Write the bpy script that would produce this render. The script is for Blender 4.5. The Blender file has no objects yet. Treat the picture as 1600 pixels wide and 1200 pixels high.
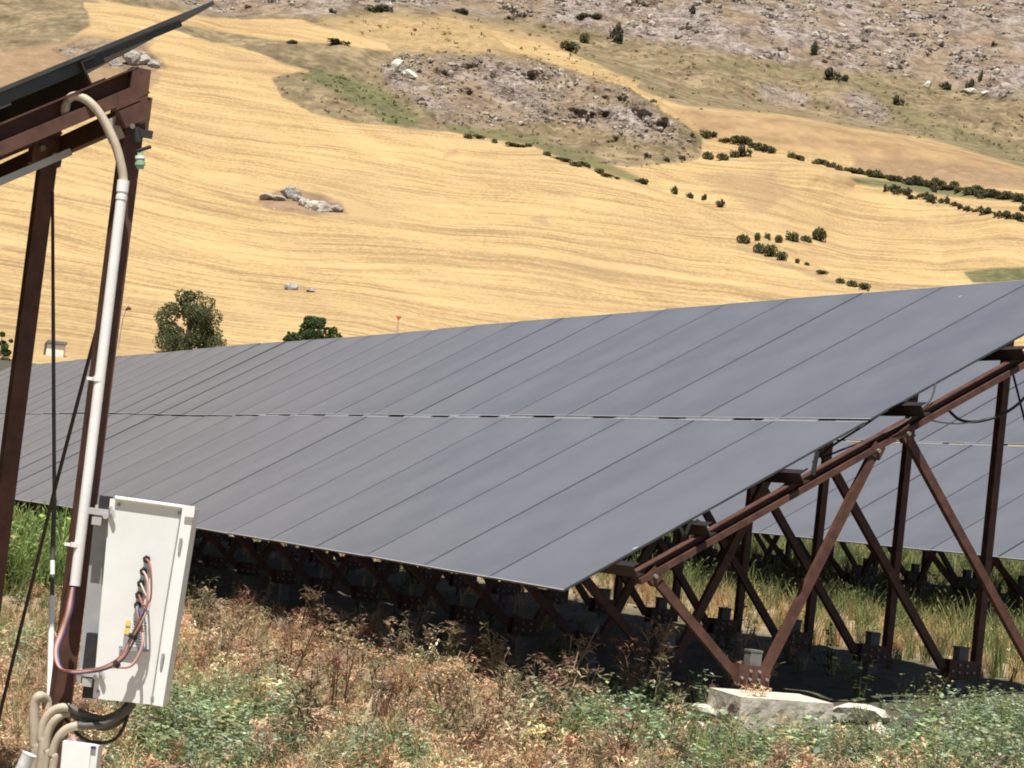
import bpy, math, random
import numpy as np
random.seed(7); RNG = np.random.default_rng(7)
S = bpy.context.scene
# ------------------------------------------------------------------ camera, sky, sun
FPX = 3559.0; CAMZ = 1.44; ROLL = math.radians(6.5); PITCH = math.radians(3.4223)
cR = np.array([1, 0, 0.]); cU = np.array([0, -math.sin(PITCH), math.cos(PITCH)]); cF = np.array([0, math.cos(PITCH), math.sin(PITCH)])
R_ = cR*math.cos(ROLL)+cU*math.sin(ROLL); U_ = -cR*math.sin(ROLL)+cU*math.cos(ROLL); F_ = cF
CAM = np.array([0, 0, CAMZ])
from mathutils import Matrix, Vector
cd = bpy.data.cameras.new("camera"); co = bpy.data.objects.new("camera", cd); S.collection.objects.link(co)
cd.sensor_width = 36; cd.lens = 36*FPX/1600; cd.clip_start = 0.1; cd.clip_end = 9000
co.matrix_world = Matrix([[R_[0], U_[0], -F_[0], 0], [R_[1], U_[1], -F_[1], 0], [R_[2], U_[2], -F_[2], CAMZ], [0, 0, 0, 1]])
S.camera = co
SUN_EL = math.radians(69)
sun_to = np.array([-0.10, -0.995, 0]); sun_to /= np.linalg.norm(sun_to)
sdir = sun_to*math.cos(SUN_EL)+np.array([0, 0, math.sin(SUN_EL)])
w = bpy.data.worlds.new("World"); S.world = w; w.use_nodes = True
nt = w.node_tree; bg = nt.nodes['Background']
sky = nt.nodes.new('ShaderNodeTexSky'); sky.sky_type = 'NISHITA'; sky.sun_disc = False
sky.sun_elevation = SUN_EL; sky.sun_rotation = math.atan2(sun_to[0], sun_to[1])
sky.air_density = 1.0; sky.dust_density = 0.7
nt.links.new(sky.outputs[0], bg.inputs[0]); bg.inputs[1].default_value = 0.05
ld = bpy.data.lights.new("sun", 'SUN'); ld.energy = 5.0; ld.angle = math.radians(0.5); ld.color = (1, .955, .88)
lo = bpy.data.objects.new("sun", ld); S.collection.objects.link(lo)
lo.rotation_euler = Vector(sdir).to_track_quat('Z', 'Y').to_euler()
S.view_settings.view_transform = 'Standard'; S.view_settings.look = 'None'; S.view_settings.gamma = 1
S.view_settings.exposure = 0.55
S.cycles.filter_width = 1.9
S.cycles.max_bounces = 6

# ------------------------------------------------------------------ helpers
def ray(x, y): return (x-800)*R_-(y-600)*U_+FPX*F_
def at(x, y, Y):
    v = ray(x, y); return CAM+v/v[1]*Y
def proj(P):
    P = np.asarray(P, float)-CAM; z = P@F_
    return 800+FPX*(P@R_)/z, 600-FPX*(P@U_)/z
def tag(o, label=None, cat=None, group=None, kind=None):
    for k, v in (('label', label), ('category', cat), ('group', group), ('kind', kind)):
        if v: o[k] = v
    return o
def link(o, parent=None):
    S.collection.objects.link(o)
    if parent is not None: o.parent = parent
    return o
def empty(name, loc=(0, 0, 0), rz=0, parent=None):
    o = bpy.data.objects.new(name, None); o.location = loc; o.rotation_euler = (0, 0, rz); o.empty_display_size = .1
    return link(o, parent)
def nrm(v): v = np.asarray(v, float); return v/max(np.linalg.norm(v), 1e-9)
class MB:
    def __init__(s): s.v = []; s.f = []; s.m = []; s.sm = []
    def add(s, vs, fs, mat=0, smooth=False):
        b = len(s.v); s.v += [tuple(map(float, p)) for p in vs]; s.f += [tuple(i+b for i in f) for f in fs]
        s.m += [mat]*len(fs); s.sm += [smooth]*len(fs); return s
    def hexa(s, c, mat=0):
        return s.add(c, [(0, 3, 2, 1), (4, 5, 6, 7), (0, 1, 5, 4), (1, 2, 6, 5), (2, 3, 7, 6), (3, 0, 4, 7)], mat)
    def box(s, c, h, ax=None, mat=0):
        c = np.asarray(c, float); A = np.eye(3) if ax is None else [nrm(a) for a in ax]
        P = [c+A[0]*h[0]*i+A[1]*h[1]*j+A[2]*h[2]*k for k in (-1, 1) for i, j in ((-1, -1), (1, -1), (1, 1), (-1, 1))]
        return s.hexa(P, mat)
    def beam(s, p0, p1, w, h, up=(0, 0, 1), mat=0, prof=None):
        p0 = np.asarray(p0, float); p1 = np.asarray(p1, float); d = nrm(p1-p0); x = nrm(np.cross(d, up)); y = np.cross(x, d)
        if prof is None: prof = [(-w/2, -h/2), (w/2, -h/2), (w/2, h/2), (-w/2, h/2)]
        n = len(prof); vs = [p+x*a+y*b for p in (p0, p1) for a, b in prof]
        fs = [(i, (i+1) % n, n+(i+1) % n, n+i) for i in range(n)]+[tuple(range(n))[::-1], tuple(range(n, 2*n))]
        return s.add(vs, fs, mat)
    def tube(s, path, r, n=10, mat=0, cap=True, rib=0):
        P = [np.asarray(p, float) for p in path]; L = len(P); vs = []; fs = []
        ref = np.array([0.3, 0.2, 1.])
        for i, p in enumerate(P):
            d = nrm(P[min(i+1, L-1)]-P[max(i-1, 0)]); x = nrm(np.cross(d, ref)); y = np.cross(x, d)
            ri = (r[i] if hasattr(r, '__len__') else r)*(1-rib*(i % 2))
            vs += [p+ri*(x*math.cos(2*math.pi*k/n)+y*math.sin(2*math.pi*k/n)) for k in range(n)]
        for i in range(L-1):
            fs += [(i*n+k, i*n+(k+1) % n, (i+1)*n+(k+1) % n, (i+1)*n+k) for k in range(n)]
        s.add(vs, fs, mat, True)
        if cap: s.add(vs[:n], [tuple(range(n))[::-1]], mat); s.add(vs[-n:], [tuple(range(n))], mat)
        return s
    def mesh(s, name, mats, inv=None):
        vs = np.array(s.v)
        if inv is not None: vs = (np.c_[vs, np.ones(len(vs))]@np.array(inv).T)[:, :3]
        me = bpy.data.meshes.new(name); me.from_pydata(vs.tolist(), [], s.f)
        for m in (mats if isinstance(mats, (list, tuple)) else [mats]): me.materials.append(m)
        me.polygons.foreach_set('material_index', s.m); me.polygons.foreach_set('use_smooth', s.sm); me.update()
        return me
    def build(s, name, mats, parent=None, world=False):
        inv = None
        if world and parent is not None:
            inv = (Matrix.Translation(parent.location) @ parent.rotation_euler.to_matrix().to_4x4()).inverted()
        return link(bpy.data.objects.new(name, s.mesh(name, mats, inv)), parent)
def smooth_path(pts, n=6):
    P = [np.asarray(p, float) for p in pts]; out = []
    for i in range(len(P)-1):
        a = P[max(i-1, 0)]; b = P[i]; c = P[i+1]; d = P[min(i+2, len(P)-1)]
        for k in range(n):
            t = k/n
            out.append(.5*((2*b)+(c-a)*t+(2*a-5*b+4*c-d)*t*t+(3*b-a-3*c+d)*t**3))
    return out+[P[-1]]
def pmesh(name, V, F, mats, color=None, smooth=False, attrs=None):
    me = bpy.data.meshes.new(name); V = np.asarray(V, np.float32); F = np.asarray(F, np.int32); k = F.shape[1]
    me.vertices.add(len(V)); me.vertices.foreach_set('co', V.ravel())
    me.loops.add(F.size); me.loops.foreach_set('vertex_index', F.ravel())
    me.polygons.add(len(F)); me.polygons.foreach_set('loop_start', np.arange(0, F.size, k, dtype=np.int32))
    me.polygons.foreach_set('use_smooth', np.full(len(F), smooth))
    for m in (mats if isinstance(mats, (list, tuple)) else [mats]): me.materials.append(m)
    if color is not None:
        a = me.attributes.new('tint', 'FLOAT_COLOR', 'POINT')
        a.data.foreach_set('color', np.c_[color, np.ones(len(V))].astype(np.float32).ravel())
    for nm, arr in (attrs or {}).items():
        a = me.attributes.new(nm, 'FLOAT', 'POINT'); a.data.foreach_set('value', np.asarray(arr, np.float32).ravel())
    me.update(calc_edges=True); me.validate()
    return me
def _hash(i, j, seed):
    i = i.astype(np.int64) & 0xffffffff; j = j.astype(np.int64) & 0xffffffff
    n = (i*374761393+j*668265263+seed*1442695041) & 0xffffffff
    n = ((n ^ (n >> 13))*1274126177) & 0xffffffff
    return ((n ^ (n >> 16)) & 0xffff)/65535.0
def vnoise(x, y, seed=0):
    x = np.asarray(x, float); y = np.asarray(y, float); i = np.floor(x); j = np.floor(y); u = x-i; v = y-j
    u = u*u*(3-2*u); v = v*v*(3-2*v)
    return ((_hash(i, j, seed)*(1-u)+_hash(i+1, j, seed)*u)*(1-v)+(_hash(i, j+1, seed)*(1-u)+_hash(i+1, j+1, seed)*u)*v)*2-1
def fbm(x, y, seed=0, o=4):
    s = 0; a = 1; t = 0
    for k in range(o): s = s+a*vnoise(x*2**k, y*2**k, seed+k*17); t += a; a *= .5
    return s/t
def lerp(a, b, t): return a+(b-a)*t
def sst(a, b, x): t = np.clip((x-a)/(b-a), 0, 1); return t*t*(3-2*t)

# ------------------------------------------------------------------ materials
class NT:
    def __init__(s, name):
        s.m = bpy.data.materials.new(name); s.m.use_nodes = True; s.t = s.m.node_tree; s.b = s.t.nodes['Principled BSDF']
        s.out = s.t.nodes['Material Output']
    def n(s, typ, **k):
        o = s.t.nodes.new('ShaderNode'+typ)
        for a, b in k.items(): setattr(o, a, b)
        return o
    def l(s, a, b): s.t.links.new(a, b)
    def noise(s, vec, scale, detail=4, rough=.55, dist=0):
        o = s.n('TexNoise'); o.inputs['Scale'].default_value = scale; o.inputs['Detail'].default_value = detail
        o.inputs['Roughness'].default_value = rough; o.inputs['Distortion'].default_value = dist
        if vec is not None: s.l(vec, o.inputs['Vector'])
        return o.outputs['Fac']
    def coord(s, kind='Object', sc=(1, 1, 1), rot=(0, 0, 0)):
        c = s.n('TexCoord'); m = s.n('Mapping'); m.inputs['Scale'].default_value = sc; m.inputs['Rotation'].default_value = rot
        s.l(c.outputs[kind], m.inputs['Vector']); return m.outputs[0]
    def ramp(s, fac, stops):
        r = s.n('ValToRGB'); e = r.color_ramp.elements
        while len(e) < len(stops): e.new(.5)
        for i, (p, c) in enumerate(stops): e[i].position = p; e[i].color = (*c, 1) if len(c) == 3 else c
        s.l(fac, r.inputs[0]); return r.outputs[0]
    def mix(s, fac, a, b, mode='MIX'):
        m = s.n('Mix', data_type='RGBA', blend_type=mode)
        for sock, v in ((m.inputs[0], fac), (m.inputs[6], a), (m.inputs[7], b)):
            if hasattr(v, 'is_output'): s.l(v, sock)
            elif isinstance(v, (int, float)): sock.default_value = v
            else: sock.default_value = (*v, 1)
        return m.outputs[2]
    def math(s, op, a, b=0., clamp=False):
        m = s.n('Math', operation=op, use_clamp=clamp)
        for sock, v in ((m.inputs[0], a), (m.inputs[1], b)):
            if hasattr(v, 'is_output'): s.l(v, sock)
            else: sock.default_value = v
        return m.outputs[0]
    def attr(s, name, fac=True):
        a = s.n('Attribute', attribute_name=name); return a.outputs['Fac' if fac else 'Color']
    def bump(s, h, dist, strength=1.):
        b = s.n('Bump'); b.inputs['Distance'].default_value = dist; b.inputs['Strength'].default_value = strength
        s.l(h, b.inputs['Height']); s.l(b.outputs[0], s.b.inputs['Normal']); return s
    def set(s, **k):
        for a, v in k.items():
            sock = s.b.inputs[a.replace('_', ' ')]
            if hasattr(v, 'is_output'): s.l(v, sock)
            elif isinstance(v, tuple): sock.default_value = (*v, 1)
            else: sock.default_value = v
        return s
def painted(name, c1, c2, rough=.55, metal=0., sc=14, bump=.0006):
    m = NT(name); v = m.coord(); n1 = m.noise(v, sc, 6, .65); n2 = m.noise(v, sc*5, 3)
    m.set(Base_Color=m.ramp(n1, [(.35, c1), (.65, c2)]), Roughness=rough, Metallic=metal); m.bump(n2, bump, .5)
    return m.m
M = {}
M['steel'] = painted('brown_painted_steel', (.060, .025, .016), (.122, .052, .034), .65)
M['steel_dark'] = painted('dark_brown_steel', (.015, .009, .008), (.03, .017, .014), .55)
M['bolt'] = painted('galvanised_bolt', (.22, .2, .18), (.34, .32, .29), .5, .2)
M['alu'] = painted('aluminium', (.52, .52, .52), (.64, .64, .63), .38, .5)
M['seam'] = painted('seam_gasket', (.062, .065, .073), (.085, .088, .097), .5)
M['joint'] = painted('joint_strip_grey', (.15, .15, .16), (.22, .22, .23), .5)
M['alu_dark'] = painted('dark_anodised_edge', (.045, .05, .05), (.075, .08, .078), .45, .2)
M['white'] = painted('white_plastic', (.80, .80, .79), (.86, .86, .84), .4)
M['cabinet'] = painted('cabinet_paint', (.71, .72, .70), (.82, .83, .81), .42, 0, 3)
M['rail'] = painted('grey_rail', (.30, .31, .31), (.38, .39, .39), .5)
M['black'] = painted('black_rubber', (.012, .012, .013), (.03, .03, .03), .55)
M['beige'] = painted('beige_conduit', (.40, .34, .26), (.50, .43, .33), .6)
M['greyhose'] = painted('grey_hose', (.06, .055, .045), (.11, .10, .085), .6)
M['concrete'] = painted('concrete', (.38, .34, .26), (.68, .62, .50), .9, 0, 6, .012)
M['pile'] = painted('pile_concrete', (.13, .13, .12), (.21, .21, .19), .85, 0, 10, .004)
M['stone'] = painted('pale_stone', (.46, .42, .34), (.66, .62, .52), .9, 0, 7, .01)
M['red'] = painted('red_insulation', (.26, .07, .055), (.36, .12, .10), .6)
M['pink'] = painted('pink_insulation', (.5, .30, .28), (.6, .40, .37), .6)
M['blue'] = painted('navy_insulation', (.03, .035, .12), (.05, .06, .2), .5)
M['green_pl'] = painted('green_plastic', (.25, .42, .25), (.33, .5, .33), .4)
M['yellow'] = painted('yellow_ink', (.75, .6, .12), (.8, .66, .2), .6)
M['ink'] = painted('grey_ink', (.25, .25, .27), (.35, .35, .36), .6)
M['wall'] = painted('hut_plaster', (.7, .67, .6), (.8, .77, .7), .9, 0, .8)
M['roof'] = painted('hut_roof', (.06, .055, .05), (.1, .09, .08), .8, 0, .8)
M['redpaint'] = painted('red_paint', (.42, .06, .04), (.5, .1, .06), .5)
# module glass: dark cells under dusty glass
g = NT('module_glass'); v = g.coord('Object'); oi = g.n('ObjectInfo')
dust = g.noise(v, 1.6, 5, .6); fine = g.noise(v, 60, 3)
spots = g.n('TexVoronoi'); spots.inputs['Scale'].default_value = 1.3; g.l(v, spots.inputs['Vector'])
rp = g.n('Combine' 'XYZ'); add = g.n('VectorMath', operation='ADD')
g.l(oi.outputs['Random'], rp.inputs[0]); g.l(v, add.inputs[0])
sc_ = g.n('VectorMath', operation='SCALE'); sc_.inputs['Scale'].default_value = 90.; g.l(rp.outputs[0], sc_.inputs[0]); g.l(sc_.outputs[0], add.inputs[1]); g.l(add.outputs[0], spots.inputs['Vector'])
base = g.ramp(dust, [(.32, (.112, .117, .134)), (.68, (.150, .153, .168))])
base = g.mix(g.math('MULTIPLY', oi.outputs['Random'], .35), base, (.165, .164, .176))
base = g.mix(g.math('LESS_THAN', spots.outputs['Distance'], .028), base, (.33, .33, .34))
g.set(Base_Color=base, Roughness=.30, IOR=1.45); g.b.inputs['Specular IOR Level'].default_value = .42
g.bump(fine, .0004, .3); M['glass'] = g.m
M['back'] = painted('module_back', (.02, .02, .022), (.03, .03, .032), .5)
def leafmat(name, trans=.35):
    m = NT(name); c = m.attr('tint', False); v = m.coord('Object'); n = m.noise(v, 30, 2)
    col = m.mix(n, m.mix(1., c, (.78, .78, .78), 'MULTIPLY'), m.mix(1., c, (1.15, 1.15, 1.15), 'MULTIPLY'))
    m.set(Base_Color=col, Roughness=.75); m.b.inputs['Specular IOR Level'].default_value = .2
    tr = m.n('BsdfTranslucent'); m.l(col, tr.inputs[0]); mx = m.n('MixShader'); mx.inputs[0].default_value = trans
    m.l(m.b.outputs[0], mx.inputs[1]); m.l(tr.outputs[0], mx.inputs[2]); m.l(mx.outputs[0], m.out.inputs[0]); return m.m
M['leaf'] = leafmat('foliage'); M['straw'] = leafmat('dry_stalk', .3)
M['bark'] = painted('bark', (.07, .05, .035), (.13, .10, .07), .9, 0, 3, .02)

# ------------------------------------------------------------------ row frame of reference
ALPHA = math.atan2(.40817951, .91290169)
nv = np.array([.91290169, .40817951, 0]); rv = np.array([-.40817951, .91290169, 0]); Zv = np.array([0, 0, 1.])
B0 = np.array([.39606559, 12.2, CAMZ-.33433594]); TH = math.radians(32.2); GROUND0 = -.68
def st(x, y):
    dx = x-B0[0]; dy = y-B0[1]; return dx*nv[0]+dy*nv[1], dx*rv[0]+dy*rv[1]
E0 = .045; YB = 150.; YN = 45.
def zplane(x, y):
    s, t = st(x, y); s = np.clip(s, -14, 26)
    return B0[2]+GROUND0+.08*s
def gz(x, y, rough=True):
    x = np.asarray(x, float); y = np.asarray(y, float)
    near = zplane(x, np.minimum(y, YN)); z = near
    k = np.clip((y-YN)/(YB-YN), 0, 1); z = lerp(near, CAMZ+E0*YB, k)
    if rough:
        a = np.clip(1-(y-60)/90, 0, 1)
        z = z+a*(.045*fbm(x*.9, y*.9, 3)+.015*fbm(x*5, y*5, 5, 2))
    return z

# ------------------------------------------------------------------ hills as a depth sheet with real distances
def polymask(px, py, poly, soft=8., warp=7.):
    """signed soft mask of a polygon drawn on the land"""
    qx = px+warp*fbm(px*.03, py*.05, 11, 3); qy = py+warp*.6*fbm(px*.03, py*.05, 23, 3)
    inside = np.zeros(px.shape, bool); d = np.full(px.shape, 1e9); n = len(poly)
    for i in range(n):
        x0, y0 = poly[i]; x1, y1 = poly[(i+1) % n]
        c = ((y0 > qy) != (y1 > qy)) & (qx < (x1-x0)*(qy-y0)/((y1-y0) or 1e-9)+x0); inside ^= c
        L = (x1-x0)**2+(y1-y0)**2+1e-9; t = np.clip(((qx-x0)*(x1-x0)+(qy-y0)*(y1-y0))/L, 0, 1)
        d = np.minimum(d, np.hypot(qx-x0-t*(x1-x0), qy-y0-t*(y1-y0)))
    return sst(-soft, soft, np.where(inside, d, -d))
def above(px, py, line, soft=3.):
    xs = [p[0] for p in line]; ys = [p[1] for p in line]
    return sst(-soft, soft, np.interp(px, xs, ys)-py)
C1 = [(-900, 175), (0, 60), (215, 52), (330, 70), (430, 95), (500, 118), (560, 150), (650, 196), (690, 205), (830, 225), (900, 255), (1000, 290), (1100, 325), (1200, 378), (1280, 420), (1340, 445), (1500, 505), (2500, 900)]
C3 = [(-900, -100), (150, 5), (330, 30), (480, 40), (600, 22), (760, 50), (850, 85), (930, 110), (1000, 140), (1060, 180), (1100, 222), (1160, 236), (1260, 256), (1340, 276), (1460, 300), (1600, 345), (2500, 640)]
C4 = [(-900, -700), (300, -90), (760, 30), (860, 60), (960, 100), (1080, 150), (1180, 172), (1330, 195), (1600, 255), (2500, 480)]
def KN(px, py): return sst(1.1, .7, np.hypot((px-850)/260, (py-160+(px-850)*-.16)/70))
def depth(a, e):
    a = np.asarray(a, float); e = np.asarray(e, float)
    px, py = proj(np.stack([a, np.ones_like(a), e+CAMZ], -1)*1.0)
    px, py = proj(CAM+np.stack([a, np.ones_like(a), e], -1))
    Y = np.interp(e, [.045, .06, .1, .15, .2, .25, .3, .36], [150, 205, 300, 400, 500, 620, 780, 1000])
    m1 = above(px, py, C1); m3 = above(px, py, C3); m4 = above(px, py, C4, 14.)
    Y = Y*(1+.22*m1)*(1+.22*m3)*(1+.2*m4)
    rel = (1.2+1.6*m1+1.2*m4)
    Y = Y+rel*13*fbm(a*14, e*26, 31, 3)*sst(.045, .08, e)+m1*rel*1.1*fbm(a*110, e*150, 41, 3)+KN(px, py)*9*fbm(a*150, e*200, 47, 3)+m4*5*fbm(a*260, e*330, 43, 2)
    return Y, px, py, m1, m3, m4
ax_ = np.concatenate([np.linspace(-.8, -.26, 70)[:-1], np.linspace(-.26, .26, 640), np.linspace(.26, .8, 70)[1:]])
ey_ = np.concatenate([np.linspace(E0, .275, 300), np.linspace(.275, .36, 30)[1:]])
Ag, Eg = np.meshgrid(ax_, ey_); Yg, PX, PY, m1, m3, m4 = depth(Ag, Eg)
lim = .33+.03*fbm(Ag*6, Ag*0, 77, 3); Ee = np.minimum(Eg, lim)
V = np.stack([Ag*Yg, Yg, CAMZ+Ee*Yg], -1)
V[0, :, 1] = YB; V[0, :, 0] = ax_*YB; V[0, :, 2] = CAMZ+E0*YB
def P(*a): return polymask(PX, PY, list(a[0]), *(a[1:]))
rock = np.maximum.reduce([
    P([(590, 100), (640, 85), (760, 84), (850, 100), (930, 122), (1000, 150), (1050, 190), (1085, 225), (1000, 225), (930, 200), (860, 190), (780, 200), (700, 196), (650, 165), (600, 130)], 10, 12)*.95,
    P([(205, -60), (205, -5), (330, 26), (470, 30), (560, 14), (700, 18), (900, 45), (1040, 70), (1200, 92), (1300, 112), (1380, 118), (1500, 142), (1600, 152), (2500, 420), (2500, -900), (205, -900)], 12, 16),
    P([(85, 78), (130, 62), (210, 66), (255, 98), (262, 108), (200, 112), (120, 100)], 5, 5),
    P([(1180, 130), (1225, 126), (1270, 150), (1255, 170), (1200, 165)], 8, 6)*.7, P([(1295, 150), (1345, 135), (1400, 165), (1380, 195), (1320, 190)], 8, 6)*.8])
# unploughed scrub
scrub = np.maximum.reduce([m3*above(PX, PY, [(-900, -100), (1000, 140), (1060, 164), (1230, 180), (1330, 200), (1450, 216), (1600, 262), (2500, 500)], 6),
    P([(-900, -300), (60, -60), (128, 0), (142, 38), (100, 66), (0, 82), (-900, 190)], 8, 5),
    P([(425, 122), (470, 112), (560, 120), (680, 60), (900, 80), (1100, 215), (1095, 248), (1000, 262), (900, 252), (830, 226), (690, 204), (560, 192), (490, 178), (440, 152)], 6, 6)])
lightstrip = np.maximum(P([(130, -8), (200, 8), (330, 28), (470, 30), (600, 68), (615, 80), (480, 66), (400, 60), (300, 42), (200, 24)], 5, 4),
    P([(760, 45), (850, 70), (930, 98), (1000, 128), (990, 140), (900, 112), (800, 80)], 5, 4))
upper = P([(235, 34), (330, 64), (430, 92), (500, 116), (600, 134), (640, 84), (760, 84), (880, 92), (860, 60), (700, 22), (500, 26), (400, 34)], 6, 8)
scrub = np.maximum(scrub, upper)
scrub = scrub*(1-.85*lightstrip); rock = rock*(1-lightstrip)
golden = P([(500, 30), (700, 24), (860, 60), (900, 85), (760, 84), (640, 80), (560, 70)], 10, 10)
green = np.maximum.reduce([P([(468, 118), (500, 108), (545, 118), (600, 140), (655, 182), (650, 197), (610, 196), (560, 166), (510, 138)], 5, 5),
    P([(690, 190), (830, 212), (930, 245), (1000, 276), (1000, 288), (920, 262), (830, 226), (700, 205)], 4, 3)*.8,
    P([(1040, 92), (1180, 96), (1320, 118), (1370, 125), (1450, 170), (1600, 232), (1600, 262), (1450, 216), (1400, 190), (1330, 130), (1200, 120), (1060, 105)], 14, 16)*.55,
    P([(860, 60), (960, 100), (1100, 150), (1240, 178), (1100, 168), (1000, 145), (900, 100)], 12, 12)*.35,
    P([(1505, 424), (1560, 419), (1640, 415), (1800, 425), (1800, 450), (1520, 442)], 3, 2),
    P([(1330, 276), (1460, 288), (1600, 306), (1800, 340), (1800, 352), (1600, 318), (1450, 304), (1340, 288)], 4, 3)*.9])
orange = P([(1050, 168), (1230, 182), (1330, 202), (1450, 218), (1600, 264), (1700, 300), (1600, 296), (1450, 262), (1300, 240), (1180, 222), (1100, 214)], 8, 8)
brown = np.maximum.reduce([P([(1085, 275), (1140, 262), (1210, 268), (1250, 300), (1190, 332), (1120, 308)], 14, 14)*.55,
    P([(1330, 240), (1450, 250), (1600, 268), (1700, 300), (1600, 300), (1450, 286), (1340, 270)], 8, 6)*.8,
    P([(-900, 80), (140, 58), (238, 62), (258, 108), (235, 138), (120, 150), (60, 185), (-900, 240)], 10, 18)*.85,
    P([(195, 118), (255, 112), (250, 130), (225, 148), (200, 140)], 5, 4)*.7,
    P([(425, 125), (470, 112), (520, 140), (600, 196), (560, 192), (490, 178), (440, 152)], 6, 5)*.75,
    P([(396, 316), (425, 302), (455, 290), (500, 302), (535, 316), (545, 335), (480, 338), (420, 326)], 5, 5), P([(432, 448), (460, 440), (500, 452), (480, 460)], 4, 3)*.6,
    P([(690, 238), (715, 232), (720, 244), (695, 248)], 5, 3)*.5, P([(820, 340), (850, 338), (865, 352), (850, 354)], 3, 3)*.5,
    P([(1140, 385), (1160, 382), (1260, 420), (1340, 446), (1300, 446), (1200, 408)], 4, 3)*.6])
H = NT('hillside_land_cover'); oc = H.n('TexCoord').outputs['Object']
sep = H.n('SeparateXYZ'); H.l(oc, sep.inputs[0])
def vec(x, y, z):
    c = H.n('CombineXYZ')
    for i, q in enumerate((x, y, z)):
        if hasattr(q, 'is_output'): H.l(q, c.inputs[i])
        else: c.inputs[i].default_value = q
    return c.outputs[0]
X_, Y_, Z_ = sep.outputs
def mp(sc, rot=(0, 0, 0)):
    m = H.n('Mapping'); m.inputs['Scale'].default_value = sc; m.inputs['Rotation'].default_value = rot; H.l(oc, m.inputs[0]); return m.outputs[0]
wob = H.math('ADD', H.math('MULTIPLY', H.noise(mp((.007, .003, .014)), 1., 2), 34.), H.math('MULTIPLY', H.noise(mp((.09, .03, .09)), 1., 2), .8))
zz = H.math('ADD', Z_, wob)
rows = H.noise(vec(H.math('MULTIPLY', X_, .035), H.math('MULTIPLY', Y_, .008), H.math('MULTIPLY', zz, 2.3)), 1., 4, .6)
rows2 = H.noise(vec(H.math('MULTIPLY', X_, .02), H.math('MULTIPLY', Y_, .004), H.math('MULTIPLY', zz, .45)), 1., 3, .5)
big = H.noise(mp((.03, .015, .05)), 1., 5, .65)
grain = H.noise(mp((1.5, .5, 2.)), 1., 4, .8)
rows3 = H.noise(vec(H.math('ADD', H.math('MULTIPLY', X_, .10), H.math('MULTIPLY', Z_, .22)), H.math('MULTIPLY', Y_, .01), H.math('MULTIPLY', H.noise(mp((.02, .01, .03)), 1., 2), 6.)), 1., 3, .6)
rr = H.math('ADD', H.math('MULTIPLY', rows, .36), H.math('ADD', H.math('MULTIPLY', rows2, .20), H.math('ADD', H.math('MULTIPLY', grain, .28), H.math('MULTIPLY', rows3, .16))))
wheat = H.ramp(rr, [(.42, (.25, .17, .085)), (.49, (.375, .255, .12)), (.55, (.47, .34, .165))])
wheat = H.mix(H.ramp(big, [(.45, (0, 0, 0)), (.68, (.5, .5, .5))]), wheat, (.31, .215, .115))
patch = H.noise(mp((.09, .05, .12)), 1., 5, .65)
patch2 = H.noise(mp((.3, .16, .4)), 1., 4, .7)
scr = H.ramp(H.math('ADD', H.math('MULTIPLY', patch, .5), H.math('MULTIPLY', patch2, .5)), [(.38, (.10, .078, .044)), (.5, (.175, .135, .078)), (.60, (.28, .215, .125))])
scr = H.mix(H.attr('golden'), scr, H.ramp(patch2, [(.35, (.24, .165, .08)), (.65, (.38, .27, .135))]))
r1 = H.noise(mp((.16, .05, .2)), 1., 6, .72, .6); r2 = H.noise(mp((.7, .25, .9)), 1., 4, .7); r3 = H.noise(mp((.045, .02, .05)), 1., 3, .5)
rk = H.ramp(H.math('ADD', H.math('MULTIPLY', r1, .6), H.math('MULTIPLY', r2, .4)), [(.36, (.05, .038, .036)), (.44, (.13, .10, .085)), (.50, (.24, .195, .17)), (.56, (.33, .295, .27)), (.66, (.50, .47, .44))])
rk = H.mix(H.ramp(r3, [(.42, (.85, .85, .85)), (.60, (.15, .15, .15))]), rk, H.ramp(r1, [(.4, (.15, .11, .07)), (.6, (.30, .22, .14))]))
grn = H.ramp(patch2, [(.35, (.075, .08, .036)), (.65, (.175, .155, .075))])
org = H.ramp(patch, [(.35, (.23, .15, .08)), (.65, (.36, .245, .125))])
brn = H.ramp(patch2, [(.35, (.17, .11, .065)), (.65, (.30, .205, .125))])
def edge(name, lo=.3, hi=.7):
    f = H.math('ADD', H.attr(name), H.math('MULTIPLY', H.math('SUBTRACT', patch2, .5), .9))
    mr = H.n('MapRange'); mr.inputs[1].default_value = lo; mr.inputs[2].default_value = hi; H.l(f, mr.inputs[0]); return mr.outputs[0]
col = H.mix(edge('orange', .1, .9), wheat, org); col = H.mix(edge('brown', .2, .9), col, brn)
col = H.mix(edge('scrub'), col, scr); col = H.mix(edge('rock', .25, .95), col, rk); col = H.mix(edge('green', .2, .9), col, grn)
H.set(Base_Color=col, Roughness=.95); H.b.inputs['Specular IOR Level'].default_value = .1
hgt = H.math('ADD', H.math('MULTIPLY', patch2, H.math('ADD', .15, H.math('MULTIPLY', H.attr('rock'), 2.2))), H.math('MULTIPLY', rows, .25))
H.bump(hgt, 1.6, .8)
ny, nx = Ag.shape; idx = np.arange(ny*nx).reshape(ny, nx)
Fq = np.stack([idx[:-1, :-1], idx[:-1, 1:], idx[1:, 1:], idx[1:, :-1]], -1).reshape(-1, 4)
att = dict(rock=rock, scrub=scrub, green=green, orange=orange, brown=brown, golden=golden)
ho = link(bpy.data.objects.new('hills', pmesh('hills', V.reshape(-1, 3), Fq, H.m, smooth=True, attrs=att)))
tag(ho, 'golden harvested hillside with rocky slopes above', 'hills', kind='structure')
def hill_pt(px, py):
    v = ray(px, py); a = v[0]/v[1]; e = v[2]/v[1]; Y = float(depth(np.array([a]), np.array([e]))[0][0])
    return np.array([a*Y, Y, CAMZ+e*Y]), Y

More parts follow.
